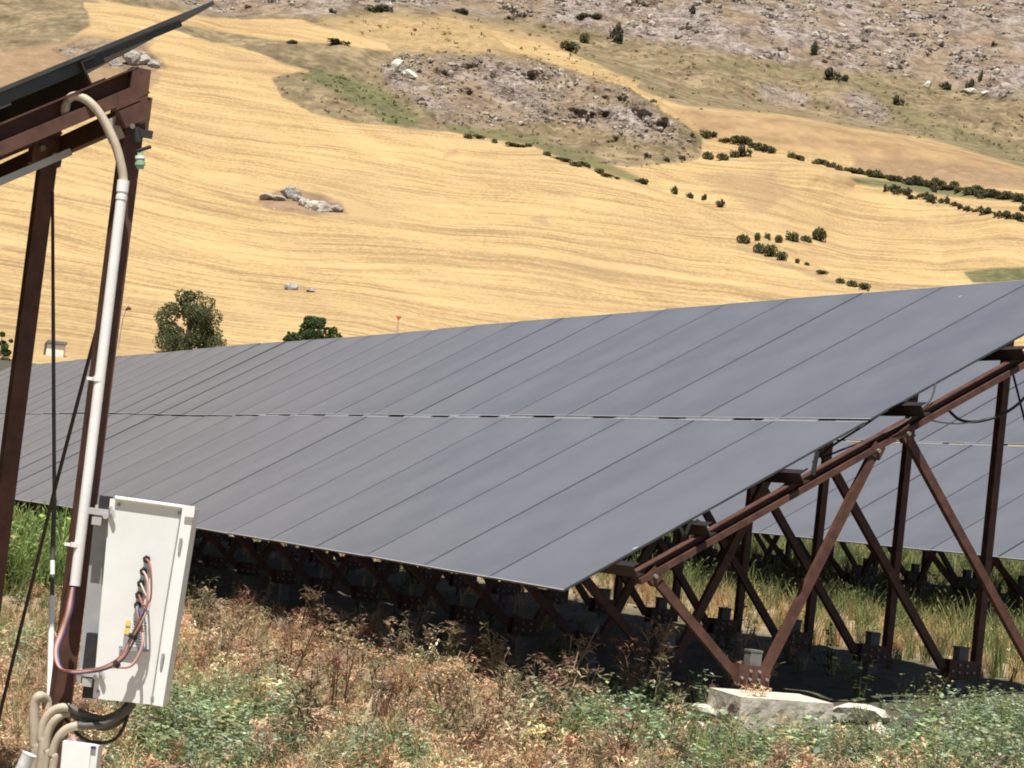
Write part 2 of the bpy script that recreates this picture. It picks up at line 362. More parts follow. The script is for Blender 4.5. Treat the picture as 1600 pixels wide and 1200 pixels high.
# ------------------------------------------------------------------ near ground
def axis(parts):
    return np.concatenate([np.linspace(a, b, n)[:-1] for a, b, n in parts]+[[parts[-1][1]]])
gx = axis([(-120, -20, 26), (-20, -6, 30), (-6, 9, 170), (9, 25, 30), (25, 120, 26)])
gy = axis([(-60, 5, 30), (5, 7, 10), (7, 32, 260), (32, 60, 40), (60, 150, 24)])
GX, GY = np.meshgrid(gx, gy); GZ = gz(GX, GY); sg, tg = st(GX, GY)
G = NT('dry_ground'); v = G.coord('Object'); n1 = G.noise(v, .9, 6, .65); n2 = G.noise(v, 9, 5, .7)
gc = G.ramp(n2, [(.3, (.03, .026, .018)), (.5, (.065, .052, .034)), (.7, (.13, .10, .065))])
gc = G.mix(G.attr('sunlit_litter'), gc, G.ramp(n2, [(.3, (.20, .145, .09)), (.5, (.36, .27, .17)), (.7, (.52, .41, .27))]))  # dry litter, painted paler where sun reaches; the dark soil carries the array shade
gc = G.mix(G.ramp(n1, [(.45, (0, 0, 0)), (.6, (.5, .5, .5))]), gc, (.07, .08, .036))
G.set(Base_Color=gc, Roughness=.95); G.bump(n2, .03, .8)
ny, nx = GX.shape; idx = np.arange(ny*nx).reshape(ny, nx)
Fq = np.stack([idx[:-1, :-1], idx[:-1, 1:], idx[1:, 1:], idx[1:, :-1]], -1).reshape(-1, 4)
go = link(bpy.data.objects.new('ground', pmesh('ground', np.stack([GX, GY, GZ], -1).reshape(-1, 3), Fq, G.m, smooth=True, attrs=dict(sunlit_litter=np.clip(1-sst(-.1, .4, sg)+sst(4., 4.6, sg)*(1-sst(6.2, 6.8, sg)), 0, 1)*.85))))  # tone mask follows the sunlit strips, painting shade under the rows as dark soil
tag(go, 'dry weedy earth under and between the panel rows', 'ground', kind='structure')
pl = MB().add([(-4000, -4000, -6), (4000, -4000, -6), (4000, 4000, -6), (-4000, 4000, -6)], [(0, 1, 2, 3)]).build('terrain', G.m)
tag(pl, 'wide plain around the solar park', 'terrain', kind='structure')

# ------------------------------------------------------------------ solar arrays
ML = 2.105; MW = .995; GAP = .035; TOT = 2*ML+GAP
ct, sn = math.cos(TH), math.sin(TH)
def panel_mesh():
    m = MB(); hl, hw, t = ML/2, MW/2, .011; e = .008; gk = .016
    # top: dark glass with pale short edges, thin dark long edges
    def q(x0, x1, y0, y1, z, mat): m.add([(x0, y0, z), (x1, y0, z), (x1, y1, z), (x0, y1, z)], [(0, 1, 2, 3)], mat)
    q(-hl+e, hl-e, -hw+gk, hw-gk, -.0015, 1)
    m.add([(-hl, -hw, 0), (-hl+e, -hw, 0), (-hl+e, hw, 0), (-hl, hw, 0)], [(0, 1, 2, 3)], 0)
    m.add([(hl-e, -hw, 0), (hl, -hw, 0), (hl, hw, 0), (hl-e, hw, 0)], [(0, 1, 2, 3)], 0)
    for s in (-1, 1):
        y0, y1 = sorted((s*hw, s*(hw-gk))); q(-hl+e, hl-e, y0, y1, -.001, 4)
    b = [(-hl, -hw), (hl, -hw), (hl, hw), (-hl, hw)]
    for i in range(4):
        (x0, y0), (x1, y1) = b[i], b[(i+1) % 4]
        m.add([(x0, y0, -t), (x1, y1, -t), (x1, y1, 0), (x0, y0, 0)], [(0, 1, 2, 3)], 3)
    q(-hl, hl, -hw, hw, -t, 2); m.f[-1] = m.f[-1][::-1]
    return m.mesh('solar_panel', [M['alu'], M['glass'], M['back'], M['alu_dark'], M['seam']])
PM = panel_mesh()
def U(d, off, t):   # point on slope at distance d from lower edge, off perpendicular below the glass
    return np.array([d*ct+off*sn, t, d*sn-off*ct-GROUND0])
def dzf(t): return .007*np.sin(np.asarray(t)*.8)*sst(4, 8, t)-.03*sst(5, 13, t)-.055*sst(16, 33, t)
RAFD0, RAFD1, RO = .40, 3.95, .085
LZ = -GROUND0
F1s, F1z, F2s, F2z, PS = 1.17, -.36+LZ, 3.27, -.27+LZ, 3.40
def rafter_mesh():
    m = MB(); a = U(RAFD0, RO, 0); b = U(RAFD1, RO, 0); up = np.array([-sn, 0, ct])
    # open channel above a solid flange, open side towards -t
    h = .078; w = .06
    prof = [(w/2, 0), (-w/2, 0), (-w/2, -h), (w/2, -h), (w/2, -.045), (-w/2+.012, -.041), (-w/2+.012, -.005), (w/2, -.005)]
    m.beam(a, b, w, h, up, 0, prof=prof)
    for k in range(2):
        p = U(3.72+.06*k, RO+.024, -.018); m.tube([p, p+np.array([0, -.008, 0])], .006, 6, 0)
    return m.mesh('rafter', [M['steel'], M['bolt']])
def bolt(m, p, r=.012, l=.02, d=(0, -1, 0)): m.tube([p, np.asarray(p)+np.asarray(d)*l], r, 6, 1)
def strut_mesh(p0, p1, w=.05):
    m = MB(); p0 = np.array(p0, float); p1 = np.array(p1, float); d = nrm(p1-p0); x = np.cross(d, (0, 1, 0))
    prof = [(-.02, -w/2), (.02, -w/2), (.02, w/2), (-.02, w/2), (-.02, w/2-.006), (.014, w/2-.006), (.014, -w/2+.006), (-.02, -w/2+.006)]
    m.beam(p0, p1, .04, w, x, 0, prof=prof)
    m.box(p1, (.04, .028, .04), ax=[d, (0, 1, 0), x]); bolt(m, p1+np.array([0, -.028, 0]))
    return m.mesh('strut', [M['steel'], M['bolt']])
raf_at = lambda s, off=.075: np.array([s, 0, (s/ct)*sn-(RO+off)/ct-GROUND0])
RM = rafter_mesh()
SM = [strut_mesh((F1s-.1, 0, F1z), raf_at(.50)), strut_mesh((F1s+.08, 0, F1z), raf_at(1.83)), strut_mesh((F2s-.12, 0, F2z), raf_at(2.02))]
m = MB(); pt = raf_at(PS, .0); m.beam((PS, 0, F2z-.04), (PS, 0, pt[2]-.012), .05, .058, (0, 1, 0), 0)
m.box((PS-.01, 0, pt[2]-.135), (.045, .036, .04)); bolt(m, (PS+.01, -.036, pt[2]-.15)); bolt(m, (PS-.03, -.036, pt[2]-.13), .009)
POSTM = m.mesh('post', [M['steel'], M['bolt']])
def foot_mesh(w):
    m = MB()
    for y in (-.045, .045): m.box((0, y, 0), (w, .005, .055))
    for k in (-1, 1): m.box((k*w*.45, 0, -.0), (.006, .04, .05))
    m.box((0, 0, -.057), (w*1.05, .055, .004))
    for k in (-.8, -.28, .28, .8):
        for z in ((-.02, .025) if abs(k) < .5 else (-.015,)): bolt(m, (k*w, -.05, z), .009, .012)
    return m.mesh('foot_bracket', [M['steel'], M['bolt']])
FM = foot_mesh(.10)
m = MB(); m.box((0, 0, -.2), (.036, .034, .33)); m.box((0, 0, .135), (.039, .037, .006))
PILEM = m.mesh('foundation_pile', [M['pile']])
TM = (MB().beam((PS+.035, 0, pt[2]-.11), (PS+.035, 1, pt[2]-.11), .02, .06)).mesh('tie_beam', [M['steel']])
def ob(name, me, parent, loc=(0, 0, 0), rot=(0, 0, 0)):
    o = bpy.data.objects.new(name, me); o.location = loc; o.rotation_euler = rot; return link(o, parent)
def array(label, so, zo, to, ncol, frames, stub=.2, gaps=True, group='rows of tilted solar panels', und=True):
    base = B0+nv*so+rv*to; base[2] = B0[2]+zo+GROUND0
    root = empty('solar_array', base, ALPHA); tag(root, label, 'solar array', group)
    rn = random.Random(so)
    dz = dzf if und else (lambda t: 0*t)
    for k in range(ncol):
        for j in range(2):
            d = ML/2+j*(ML+GAP); p = U(d, 0, k+.5); p[2] += float(dz(k+.5))+rn.uniform(-.002, .002)
            o = ob('solar_panel', PM, root, p, (rn.uniform(-.0025, .0025), -TH+rn.uniform(-.0015, .0015), rn.uniform(-.0008, .0008)))
        if gaps:
            a = U(ML+GAP/2, .006, k+.55); b = U(ML+GAP/2, .006, k+1.17); a[2] += float(dz(k+.5)); b[2] += float(dz(k+1.))
            if k < 11: MB().beam(a, b, GAP*.9, .004, (-sn, 0, ct)).build('joint_strip', [M['joint']], root)
    for d in (.36, .85, 1.5, 2.38, 3.15, 3.85):
        ts = np.arange(-stub, ncol+.31, 2.); ts[-1] = ncol+.3; mb = MB(); up = np.array([-sn, 0, ct])
        prof = [(-.022, -.034), (.022, -.034), (.022, -.029), (-.017, -.029), (-.017, .029), (.022, .029), (.022, .034), (-.022, .034)]
        for a, b in zip(ts[:-1], ts[1:]):
            pa = U(d, .050, a); pb = U(d, .050, b); pa[2] += float(dz(a)); pb[2] += float(dz(b)); mb.beam(pa, pb, 1, 1, up, 0, prof=prof)
        mb.build('purlin', [M['steel_dark']], root)
    for k in frames:
        t = -.05+k; z = float(dz(t)) if und else 0
        ob('rafter', RM, root, (0, t, z)); ob('post', POSTM, root, (0, t, z))
        for s_ in SM: ob('strut', s_, root, (0, t, z))
        for fs, fz in ((F1s, F1z), (F2s, F2z)):
            ob('foot_bracket', FM, root, (fs, t, fz+z)); ob('foundation_pile', PILEM, root, (fs+.01, t, fz+z))
        if k < max(frames): ob('tie_beam', TM, root, (0, t, z))
    return root
main = array('long grey solar array filling the middle of the field, two panels high', 0, 0, 0, 32, range(0, 33))
back = array('solar array standing behind the bare end frame at the right, mostly hidden', 6.48, .50, -2, 24, range(0, 25), und=False)
left = array('nearest solar array end at the left edge, seen from the side with its dark underside', -7.275, -.615, -5.0, 8, range(0, 9), stub=.02, gaps=False, und=False)
# ------ cables hanging at the open end of the middle array
def wire(name, pts, r, mat, parent, n=6, world=True, k=6):
    mb = MB(); mb.tube(smooth_path(pts, k), r, n); return mb.build(name, [mat], parent, world)
c = lambda x, y, t=0.: at(x, y, 12.2+t)
wire('cable', [c(1270, 722, .9), c(1300, 697, .8), c(1345, 668, .8), c(1400, 632, .8), c(1430, 625, .9)], .007, M['black'], main)
wire('cable', [c(1285, 715, .8), c(1330, 697, .7), c(1400, 668, .7), c(1450, 630, .8), c(1462, 598, .9)], .006, M['black'], main)
wire('cable', [c(1483, 642, 1.2), c(1500, 656, 1.2), c(1525, 659, 1.2), c(1560, 650, 1.2), c(1590, 632, 1.2), c(1620, 600, 1.2)], .009, M['black'], main)
wire('cable', [c(1430, 645, .9), c(1460, 658, .9), c(1500, 662, 1.), c(1540, 655, 1.1)], .005, M['rail'], main)
wire('cable', [c(1205, 775, .6), c(1235, 750, .6), c(1262, 732, .6)], .006, M['black'], main)
wire('brace_rod', [at(1583, 585, 14.4), at(1612, 700, 14.2)], .008, M['steel_dark'], main)
mb = MB(); mb.beam(c(1270, 742, .3), c(1277, 705, .3), .05, .02); mb.build('cable_tray_bracket', [M['black']], main, True)
mb = MB()
for a_, b_ in (((1062, 822), (1070, 838)), ((1070, 838), (1078, 818)), ((1082, 815), (1094, 832)), ((1088, 812), (1104, 824))): mb.beam(c(*a_, .25), c(*b_, .25), .016, .016)
mb.build('end_clip', [M['black']], main, True)

# ------ equipment on the near post of the left array
YP = 5.93
RS = 6
def px2m(p, Y=YP): return p*Y/FPX
wp = lambda x, y, d=0.: at(x, y, YP+d)
pipe = empty('plastic_pipe', wp(113, 917)); tag(pipe, 'white plastic cable pipe running down the near brown post', 'pipe')
mb = MB(); mb.tube([wp(191, 300), wp(155, 600), wp(117, 915)], px2m(8.5), 14); mb.build('tube', [M['white']], pipe, True)
mb = MB(); mb.tube([wp(193, 282), wp(191, 300)], px2m(9.6), 14); mb.tube([wp(190.5, 306), wp(189.5, 312)], px2m(9.4), 14); mb.build('coupling', [M['white']], pipe, True)
for (x, y) in ((154, 593), (119, 852)):
    mb = MB(); mb.tube([wp(x+.5, y-4), wp(x-.3, y+3)], px2m(9.6), 12); mb.box(wp(x-13, y-1.5, .01), (px2m(5), .004, px2m(2.5))); mb.build('clip', [M['white']], pipe, True)
hose = empty('flexible_conduit', wp(193, 282)); tag(hose, 'beige flexible conduit arching over the top of the near post', 'conduit')
mb = MB(); mb.tube(smooth_path([wp(193, 284), wp(190, 262), wp(181, 228), wp(166, 195), wp(150, 170), wp(133, 155), wp(117, 150), wp(106, 157), wp(102, 172), wp(104, 190, .08)], 12), px2m(7.4), 10, rib=.05); mb.build('hose', [M['beige']], hose, True)
# bracket plates, lever and insulator at the post head (parts of the left array)
mb = MB(); A = [nv*ct+Zv*sn, rv, np.cross(nv*ct+Zv*sn, rv)]
mb.box(wp(206, 180, .02), (.033, .02, .024), ax=A); mb.box(wp(200, 163, .015), (.04, .022, .003), ax=A); mb.build('head_bracket', [M['steel']], left, True)
mb = MB(); mb.tube([wp(207, 197, -.03), wp(207, 197, 0)], .007, 8); mb.build('bolt', [M['bolt']], left, True)
mb = MB(); mb.beam(wp(208, 206), wp(238, 211), .012, .02); mb.tube([wp(212, 200), wp(216, 222)], .012, 8); mb.tube([wp(214, 236), wp(236, 229)], .005, 6); mb.build('lever', [M['black']], left, True)
mb = MB()
for (y, r_, m_) in ((241, 4.5, 1), (246, 8, 0), (251, 7, 1), (256, 8.5, 1), (261, 6, 1)): mb.tube([wp(219, y-2.2), wp(219, y+2.4)], px2m(r_), 12, m_)
mb.build('insulator', [M['white'], M['green_pl']], left, True)
mb = MB(); mb.box(wp(176, 203, .03), (.022, .004, .03), ax=A); mb.build('plate', [M['beige']], left, True)
mb = MB(); mb.box(wp(52, 262, .25), (.11, .02, .010), ax=A); mb.box(wp(20, 276, .25), (.05, .015, .008), ax=A); mb.build('cable_clamp', [M['alu']], left, True)
for d0, d1, o0, o1 in ((2.2, 3.62, .013, .05), (3.62, 3.9, .013, .042), (3.9, 4.14, .013, .03)):
    MB().beam(U(d0, (o0+o1)/2, .03), U(d1, (o0+o1)/2, .03), .03, o1-o0, (-sn, 0, ct)).build('edge_rail', [M['alu_dark']], left)
# longitudinal braces of the left array
wire('brace_cable', [at(168, 452, 6.10), at(83, 775, 6.35), at(-12, 1165, 6.65)], .0055, M['steel_dark'], left, k=2)
gw = empty('ground_wire', at(77, 1105, 6.35)); tag(gw, 'thin upright wire wrapped with white tape between the two left posts', 'wire')
mb = MB(); mb.tube([at(82, 300, 6.7), at(83, 470, 6.62)], .0052, 6, 0); mb.tube([at(83, 470, 6.62), at(85, 782, 6.5)], .0058, 6, 1); mb.tube([at(85, 782, 6.5), at(82, 876, 6.46)], .007, 6, 1)
mb.tube([at(82, 898, 6.45), at(81.5, 931, 6.43)], .0062, 6, 1); mb.build('lead', [M['steel'], M['greyhose']], gw, True)
mb = MB(); mb.tube([at(82, 876, 6.46), at(82, 898, 6.45)], .007, 8); mb.tube([at(81.5, 931, 6.43), at(77, 1100, 6.35)], .0085, 8); mb.build('white_sleeve', [M['white']], gw, True)

# combiner cabinet
YC = 5.80
bc = lambda x, y, d=0.: at(x, y, YC+d)
cab = empty('combiner_box', bc(200, 1103)); tag(cab, 'light grey electrical cabinet hung beside the near post, wires looping from its face', 'cabinet')
TL, TR, BR, BL = (172, 779), (294, 796), (246, 1102), (145, 1091)
mb = MB(); front = [bc(*BL), bc(*BR), bc(*TR), bc(*TL)]; back_ = [p+np.array([0, .11, 0]) for p in front]
mb.hexa([front[0], front[1], back_[1], back_[0], front[3], front[2], back_[2], back_[3]]); mb.build('enclosure', [M['cabinet']], cab, True)
mb = MB()
fr = [bc(285, 795, -.012), bc(303, 796, -.012), bc(254, 1104, -.012), bc(240, 1102, -.012)]; bk = [p+np.array([0, .10, 0]) for p in fr]
mb.hexa([fr[3], fr[2], bk[2], bk[3], fr[0], fr[1], bk[1], bk[0]]); mb.build('lid_edge', [M['white']], cab, True)
mb = MB(); mb.tube([bc(180, 778, -.006), bc(303, 795, -.006)], .006, 6); mb.box(bc(297, 799, -.012), (.012, .008, .014)); mb.build('top_flange', [M['white']], cab, True)
mb = MB(); mb.tube([bc(283, 800, -.003), bc(258, 950, -.003)], .0016, 5); mb.tube([bc(258, 950, -.003), bc(236, 1100, -.003)], .0016, 5); mb.build('seam', [M['rail']], cab, True)
mb = MB(); a_, b_ = bc(166, 790, .06), bc(137, 1068, .06); mb.beam(a_, b_, px2m(30), .03, (0, 1, 0)); mb.build('mounting_rail', [M['rail']], cab, True)
for x_, y_, q_ in ((165, 786, (.014, .02, .018)), (146, 1020, (.02, .02, .05)), (143, 1075, (.018, .02, .025))): MB().box(bc(x_, y_, .03), q_).build('rail_cap', [M['black']], cab, True)
for (x, y) in ((160, 800), (145, 1052)):
    mb = MB(); mb.box(bc(x, y, .02), (.033, .025, .008)); mb.box(bc(x-8, y+14, .0), (.012, .012, .01)); mb.tube([bc(x+12, y-8, -.01), bc(x+18, y+10, -.01)], .005, 6)
    mb.tube([bc(x+5, y+6, -.02), bc(x+5, y+6, .01)], .008, 8); mb.build('clamp', [M['alu']], cab, True)
for (x, y) in ((186, 788), (280, 802), (238, 1090), (154, 1080)):
    MB().tube([bc(x, y, .004), bc(x, y, -.004)], .0045, 8).build('screw', [M['bolt']], cab, True)
for y in (850, 1030):
    x = 290-(y-796)*.155; mb = MB(); mb.tube([bc(x+1.5, y-9, -.016), bc(x-1.5, y+9, -.016)], .004, 8); mb.build('hinge', [M['rail']], cab, True)
GL = [(229, 874), (224, 893), (220, 912), (217, 930), (215, 946)]
for (x, y) in GL:
    mb = MB(); mb.tube([bc(x, y, 0), bc(x, y, -.026)], .0075, 10); mb.tube([bc(x, y, -.008), bc(x, y, -.018)], .0105, 6); mb.build('cable_gland', [M['black']], cab, True)
lb = MB(); q0 = bc(196, 966, -.002); q1 = bc(233, 971, -.002); q2 = bc(226, 1014, -.002); q3 = bc(189, 1009, -.002)
lb.add([q3, q2, q1, q0], [(0, 1, 2, 3)], 0)
def lp(u, v_, d=-.0028): return (q0*(1-u)*(1-v_)+q1*u*(1-v_)+q2*u*v_+q3*(1-u)*v_)+np.array([0, d, 0])
for (u0, u1, v0, v1, mm) in ((.04, .26, .05, .26, 1), (.04, .26, .34, .55, 1))+tuple((.34, .94, .06+.1*i, .10+.1*i, 2) for i in range(9))+((.06, .28, .66, .9, 2),):
    lb.add([lp(u0, v1), lp(u1, v1), lp(u1, v0), lp(u0, v0)], [(0, 1, 2, 3)], mm)
lb.build('sticker', [M['white'], M['yellow'], M['ink']], cab, True)
mb = MB(); mb.beam(bc(186, 1011, -.008), bc(233, 1017, -.008), .01, .006); mb.build('document_strip', [M['ink']], cab, True)
cols = ['red', 'pink', 'beige', 'red', 'blue']
for i, (x, y) in enumerate(GL):
    o_ = (i-2)*2.2; rn = random.Random(i)
    pts = [bc(x, y, -.028), bc(x+6, y+12+i, -.055), bc(231-o_*.5+rn.uniform(-3, 3), 935+i*4, -.06), bc(222+o_+rn.uniform(-3, 3), 965, -.055+rn.uniform(-.012, .012)), bc(208+o_+rn.uniform(-3, 3), 1000, -.05), bc(190, 1028+o_, -.05), bc(165, 1043+o_*.6, -.05),
           bc(142, 1048+o_*.5, -.02), bc(112, 1050+o_*.4, .0), bc(93+o_*.5, 1042, .05), bc(88+o_*.7, 1015, .08), bc(98+o_, 985, .1), bc(108+o_, 955, .1), bc(114+o_*.6, 918, .11)]
    wire('cable', pts, .0027, M[cols[i]], cab, 8)
wire('cable', [bc(214, 948, -.03), bc(222, 985, -.05), bc(222, 1010, -.06), bc(205, 1040, -.06), bc(175, 1042, -.05), bc(150, 1046, -.03)], .004, M['pink'], cab, 8)
MB().tube([bc(186, 1036, -.052), bc(180, 1040, -.052)], .011, 8).build('cable_tie', [M['black']], cab, True); MB().tube([bc(209, 992, -.052), bc(206, 998, -.052)], .012, 8).build('cable_tie', [M['black']], cab, True)
# hoses leaving the bottom of the cabinet and diving to the ground
gzp = lambda x, Y=6.0: float(gz(at(x, 1200, Y)[0], Y))
def hosepath(pts, Y0, foot=True):
    L = [at(x, y, Y0+d) for x, y, d in pts]
    if foot: e = L[-1]; L.append(np.array([e[0]-.02, e[1], gzp(pts[-1][0], e[1])-.02]))
    return L
hs = [([(204, 1098, .03), (185, 1115, 0), (160, 1124, 0), (130, 1116, 0), (108, 1106, 0), (88, 1108, 0), (72, 1122, 0), (64, 1150, 0), (62, 1210, 0)], 'upper of the three thin beige hoses leaving the cabinet bottom'),
      ([(206, 1100, .05), (188, 1125, .02), (160, 1136, .02), (130, 1124, .02), (108, 1114, .02), (90, 1121, .0), (77, 1140, 0), (71, 1170, 0), (69, 1215, 0)], 'middle of the three thin beige hoses leaving the cabinet bottom'),
      ([(208, 1100, .0), (195, 1112, -.02), (165, 1130, -.02), (140, 1134, -.02), (122, 1134, -.02), (103, 1140, -.02), (90, 1155, -.02), (82, 1180, -.02), (80, 1220, -.02)], 'lowest of the three thin beige hoses, nearest the small box')]
for pts, lab in hs:
    root = empty('cable_hose', at(pts[-1][0], 1215, 5.85)); tag(root, lab, 'hose', 'hoses looping under the cabinet')
    pp = smooth_path(hosepath(pts, 5.85), 8); cut = 8*4
    MB().tube(pp[:cut+1], .0105, 10).build('grey_section', [M['greyhose']], root, True)
    MB().tube(pp[cut:], .0115, 10, rib=.05).build('beige_section', [M['beige']], root, True)
root = tag(empty('drain_hose', at(50, 1215, 5.9)), 'thick beige hose bent over at the left foot of the near post', 'hose', 'hoses looping under the cabinet')
MB().tube(smooth_path(hosepath([(74, 1108, .02), (72, 1094, .02), (62, 1088, 0), (55, 1098, 0), (53, 1120, 0), (54, 1160, 0), (50, 1215, 0)], 5.9), 8), .0135, 10, rib=.05).build('bend', [M['beige']], root, True)
root = tag(empty('ribbed_tube', at(35, 1215, 5.8)), 'white ribbed tube end at the bottom left corner', 'tube')
MB().tube(smooth_path([at(46, 1178, 5.8), at(38, 1196, 5.8), at(28, 1225, 5.8), at(20, 1300, 5.8)], 16), .019, 14, rib=.14).build('ribbed_sleeve', [M['white']], root, True)
tag(wire('black_cable', [bc(203, 1100, .06), bc(196, 1130, .06), bc(178, 1156, .05), bc(150, 1160, .05), bc(125, 1150, .05), bc(100, 1120, .08)], .0045, M['black'], None), 'thin black cable hanging in a loop below the cabinet', 'cable')
sb = tag(empty('junction_box', bc(125, 1215)), 'small white junction box below the cabinet at the bottom edge', 'junction box')
mb = MB(); f_ = [bc(92, 1225), bc(146, 1232), bc(154, 1166), bc(98, 1158)]; k_ = [p+np.array([0, .07, 0]) for p in f_]
mb.hexa([f_[0], f_[1], k_[1], k_[0], f_[3], f_[2], k_[2], k_[3]]); mb.build('body', [M['cabinet']], sb, True)
mb = MB(); f_ = [bc(94, 1226, -.01), bc(136, 1232, -.01), bc(142, 1166, -.01), bc(100, 1160, -.01)]; k_ = [p+np.array([0, .0095, 0]) for p in f_]
mb.hexa([f_[0], f_[1], k_[1], k_[0], f_[3], f_[2], k_[2], k_[3]]); mb.build('lid', [M['white']], sb, True)
mb = MB(); mb.tube([bc(116, 1162, .03), bc(113, 1148, .03)], .008, 10); mb.build('gland', [M['pink']], sb, True)
mb = MB(); mb.box(bc(146, 1168, -.004), (.006, .003, .003)); mb.build('screw', [M['blue']], sb, True)

# ------------------------------------------------------------------ concrete footing and loose stones at the bare end frame
def rockmesh(seed, sub=2, flat=.7, amp=.28):
    import bmesh
    bm = bmesh.new(); bmesh.ops.create_icosphere(bm, subdivisions=sub, radius=1); rn = np.random.default_rng(seed)
    D = rn.normal(size=(9, 3)); D /= np.linalg.norm(D, axis=1)[:, None]; h = rn.uniform(.5, .95, 9)
    V_ = np.array([v.co[:] for v in bm.verts])
    for dd, hh in zip(D, h):
        k = V_@dd; ex = np.maximum(k-hh, 0); V_ -= ex[:, None]*dd
    V_ *= 1+amp*.35*rn.normal(size=(len(V_), 1))*.5; V_[:, 2] *= flat
    F_a = np.array([[v.index for v in f.verts] for f in bm.faces]); bm.free(); return V_, F_a
W = lambda s, t, z: B0+nv*s+rv*t+Zv*z
mb = MB(); rn = np.random.default_rng(3)
def gridface(o, a, b, na, nb, amp):
    vs = []; fs = []
    for j in range(nb+1):
        for i in range(na+1): vs.append(np.asarray(o)+np.asarray(a)*i/na+np.asarray(b)*j/nb+rn.normal(0, amp, 3)*(0 < i < na)*(0 < j < nb))
    for j in range(nb):
        for i in range(na): q = j*(na+1)+i; fs.append((q, q+1, q+na+2, q+na+1))
    mb.add(vs, fs)
v_ = ray(1158, 1089); FLc = CAM+v_*((B0[2]-.435-CAMZ)/v_[2]); dx_ = np.array([.50, .30, 0]); dy_ = np.array([-.12, .50, 0]); dz_ = np.array([0, 0, .24])
P8 = {(i, j, k): FLc+dx_*i*1.06+dy_*j-dz_*(1-k) for i in (0, 1) for j in (0, 1) for k in (0, 1)}
ex, ey, ez = P8[1, 0, 0]-P8[0, 0, 0], P8[0, 1, 0]-P8[0, 0, 0], P8[0, 0, 1]-P8[0, 0, 0]
gridface(P8[0, 0, 1], ex, ey, 12, 8, .003); gridface(P8[0, 0, 0], ex, ez, 12, 5, .003); gridface(P8[0, 1, 0], ez, -ey, 5, 8, .003)
gridface(P8[1, 0, 0], ey, ez, 8, 5, .003); gridface(P8[1, 1, 0], -ex, ez, 12, 5, .003)
ft = mb.build('concrete_footing', [M['concrete']]); tag(ft, 'sunlit square concrete footing under the brown end frame', 'footing')
stones = [((1110, 1118), .085, 'knobbly pale stone at the left corner of the concrete footing'), ((1152, 1126), .09, 'broad white stone in the weeds in front of the concrete footing'),
          ((1175, 1118), .05, 'small stone pressed against the front of the concrete footing'), ((1342, 1122), .11, 'long pale slab leaning at the right side of the concrete footing'),
          ((1372, 1144), .06, 'flat white stone at the lower right end of the pale slab'), ((1012, 1143), .045, 'small white stone lying alone in weeds left of the concrete footing'),
          ((1092, 1136), .035, 'small cream stone just below the knobbly stone'), ((1583, 1018), .03, 'small white stone in dry grass behind the right strut')]
for i, ((x, y), r_, lab) in enumerate(stones):
    vs, fs = rockmesh(40+i, 2, .55); v_ = ray(x, y); k_ = 8.
    for _ in range(60):
        p = CAM+v_/v_[1]*k_
        if p[2] <= gz(p[0], p[1])+.03: break
        k_ += .15
    p = CAM+v_/v_[1]*k_; vs = vs*np.array([1.7, 1.25, 1.])*r_*1.15; an = i*1.3; vs = vs@np.array([[math.cos(an), math.sin(an), 0], [-math.sin(an), math.cos(an), 0], [0, 0, 1]])
    o = link(bpy.data.objects.new('stone', pmesh('stone', vs, fs, M['stone']))); o.location = p+np.array([0, 0, r_*.22]); tag(o, lab, 'stone', 'stones round the concrete footing')

# ------------------------------------------------------------------ instanced plant masses
def clump(tmpl, n, pos, scale, cols, name, mat, label, cat, tilt=.12, seed=0):
    """merge n plants (tmpl: list of (V,F,shade)) standing at pos into one mesh"""
    rn = np.random.default_rng(seed); Vs = []; Fs = []; Cs = []; off = 0; which = rn.integers(0, len(tmpl), n); rz = rn.uniform(0, 2*math.pi, n)
    tx = rn.normal(0, tilt, n); ty = rn.normal(0, tilt, n); szz = rn.uniform(.8, 1.25, n)
    for k, (v, f, sh) in enumerate(tmpl):
        ids = np.nonzero(which == k)[0]
        if not len(ids): continue
        c_, s_ = np.cos(rz[ids])[:, None], np.sin(rz[ids])[:, None]
        x = v[None, :, 0]*c_-v[None, :, 1]*s_; y = v[None, :, 0]*s_+v[None, :, 1]*c_; z = np.repeat(v[None, :, 2], len(ids), 0)*szz[ids][:, None]
        x = x+z*tx[ids][:, None]; y = y+z*ty[ids][:, None]
        Q = np.stack([x, y, z], -1)*scale[ids][:, None, None]+pos[ids][:, None, :]
        Vs.append(Q.reshape(-1, 3)); Fs.append((f[None]+(np.arange(len(ids))*len(v))[:, None, None]+off).reshape(-1, 4)); off += len(ids)*len(v)
        Cs.append((cols[ids][:, None, :]*sh[None, :, None]).reshape(-1, 3))
    o = link(bpy.data.objects.new(name, pmesh(name, np.concatenate(Vs), np.concatenate(Fs), mat, np.clip(np.concatenate(Cs), 0, 1))))
    return tag(o, label, cat, kind='stuff')
def quad_strip(p0, p1, w0, w1, side):
    return [p0-side*w0, p0+side*w0, p1+side*w1, p1-side*w1]
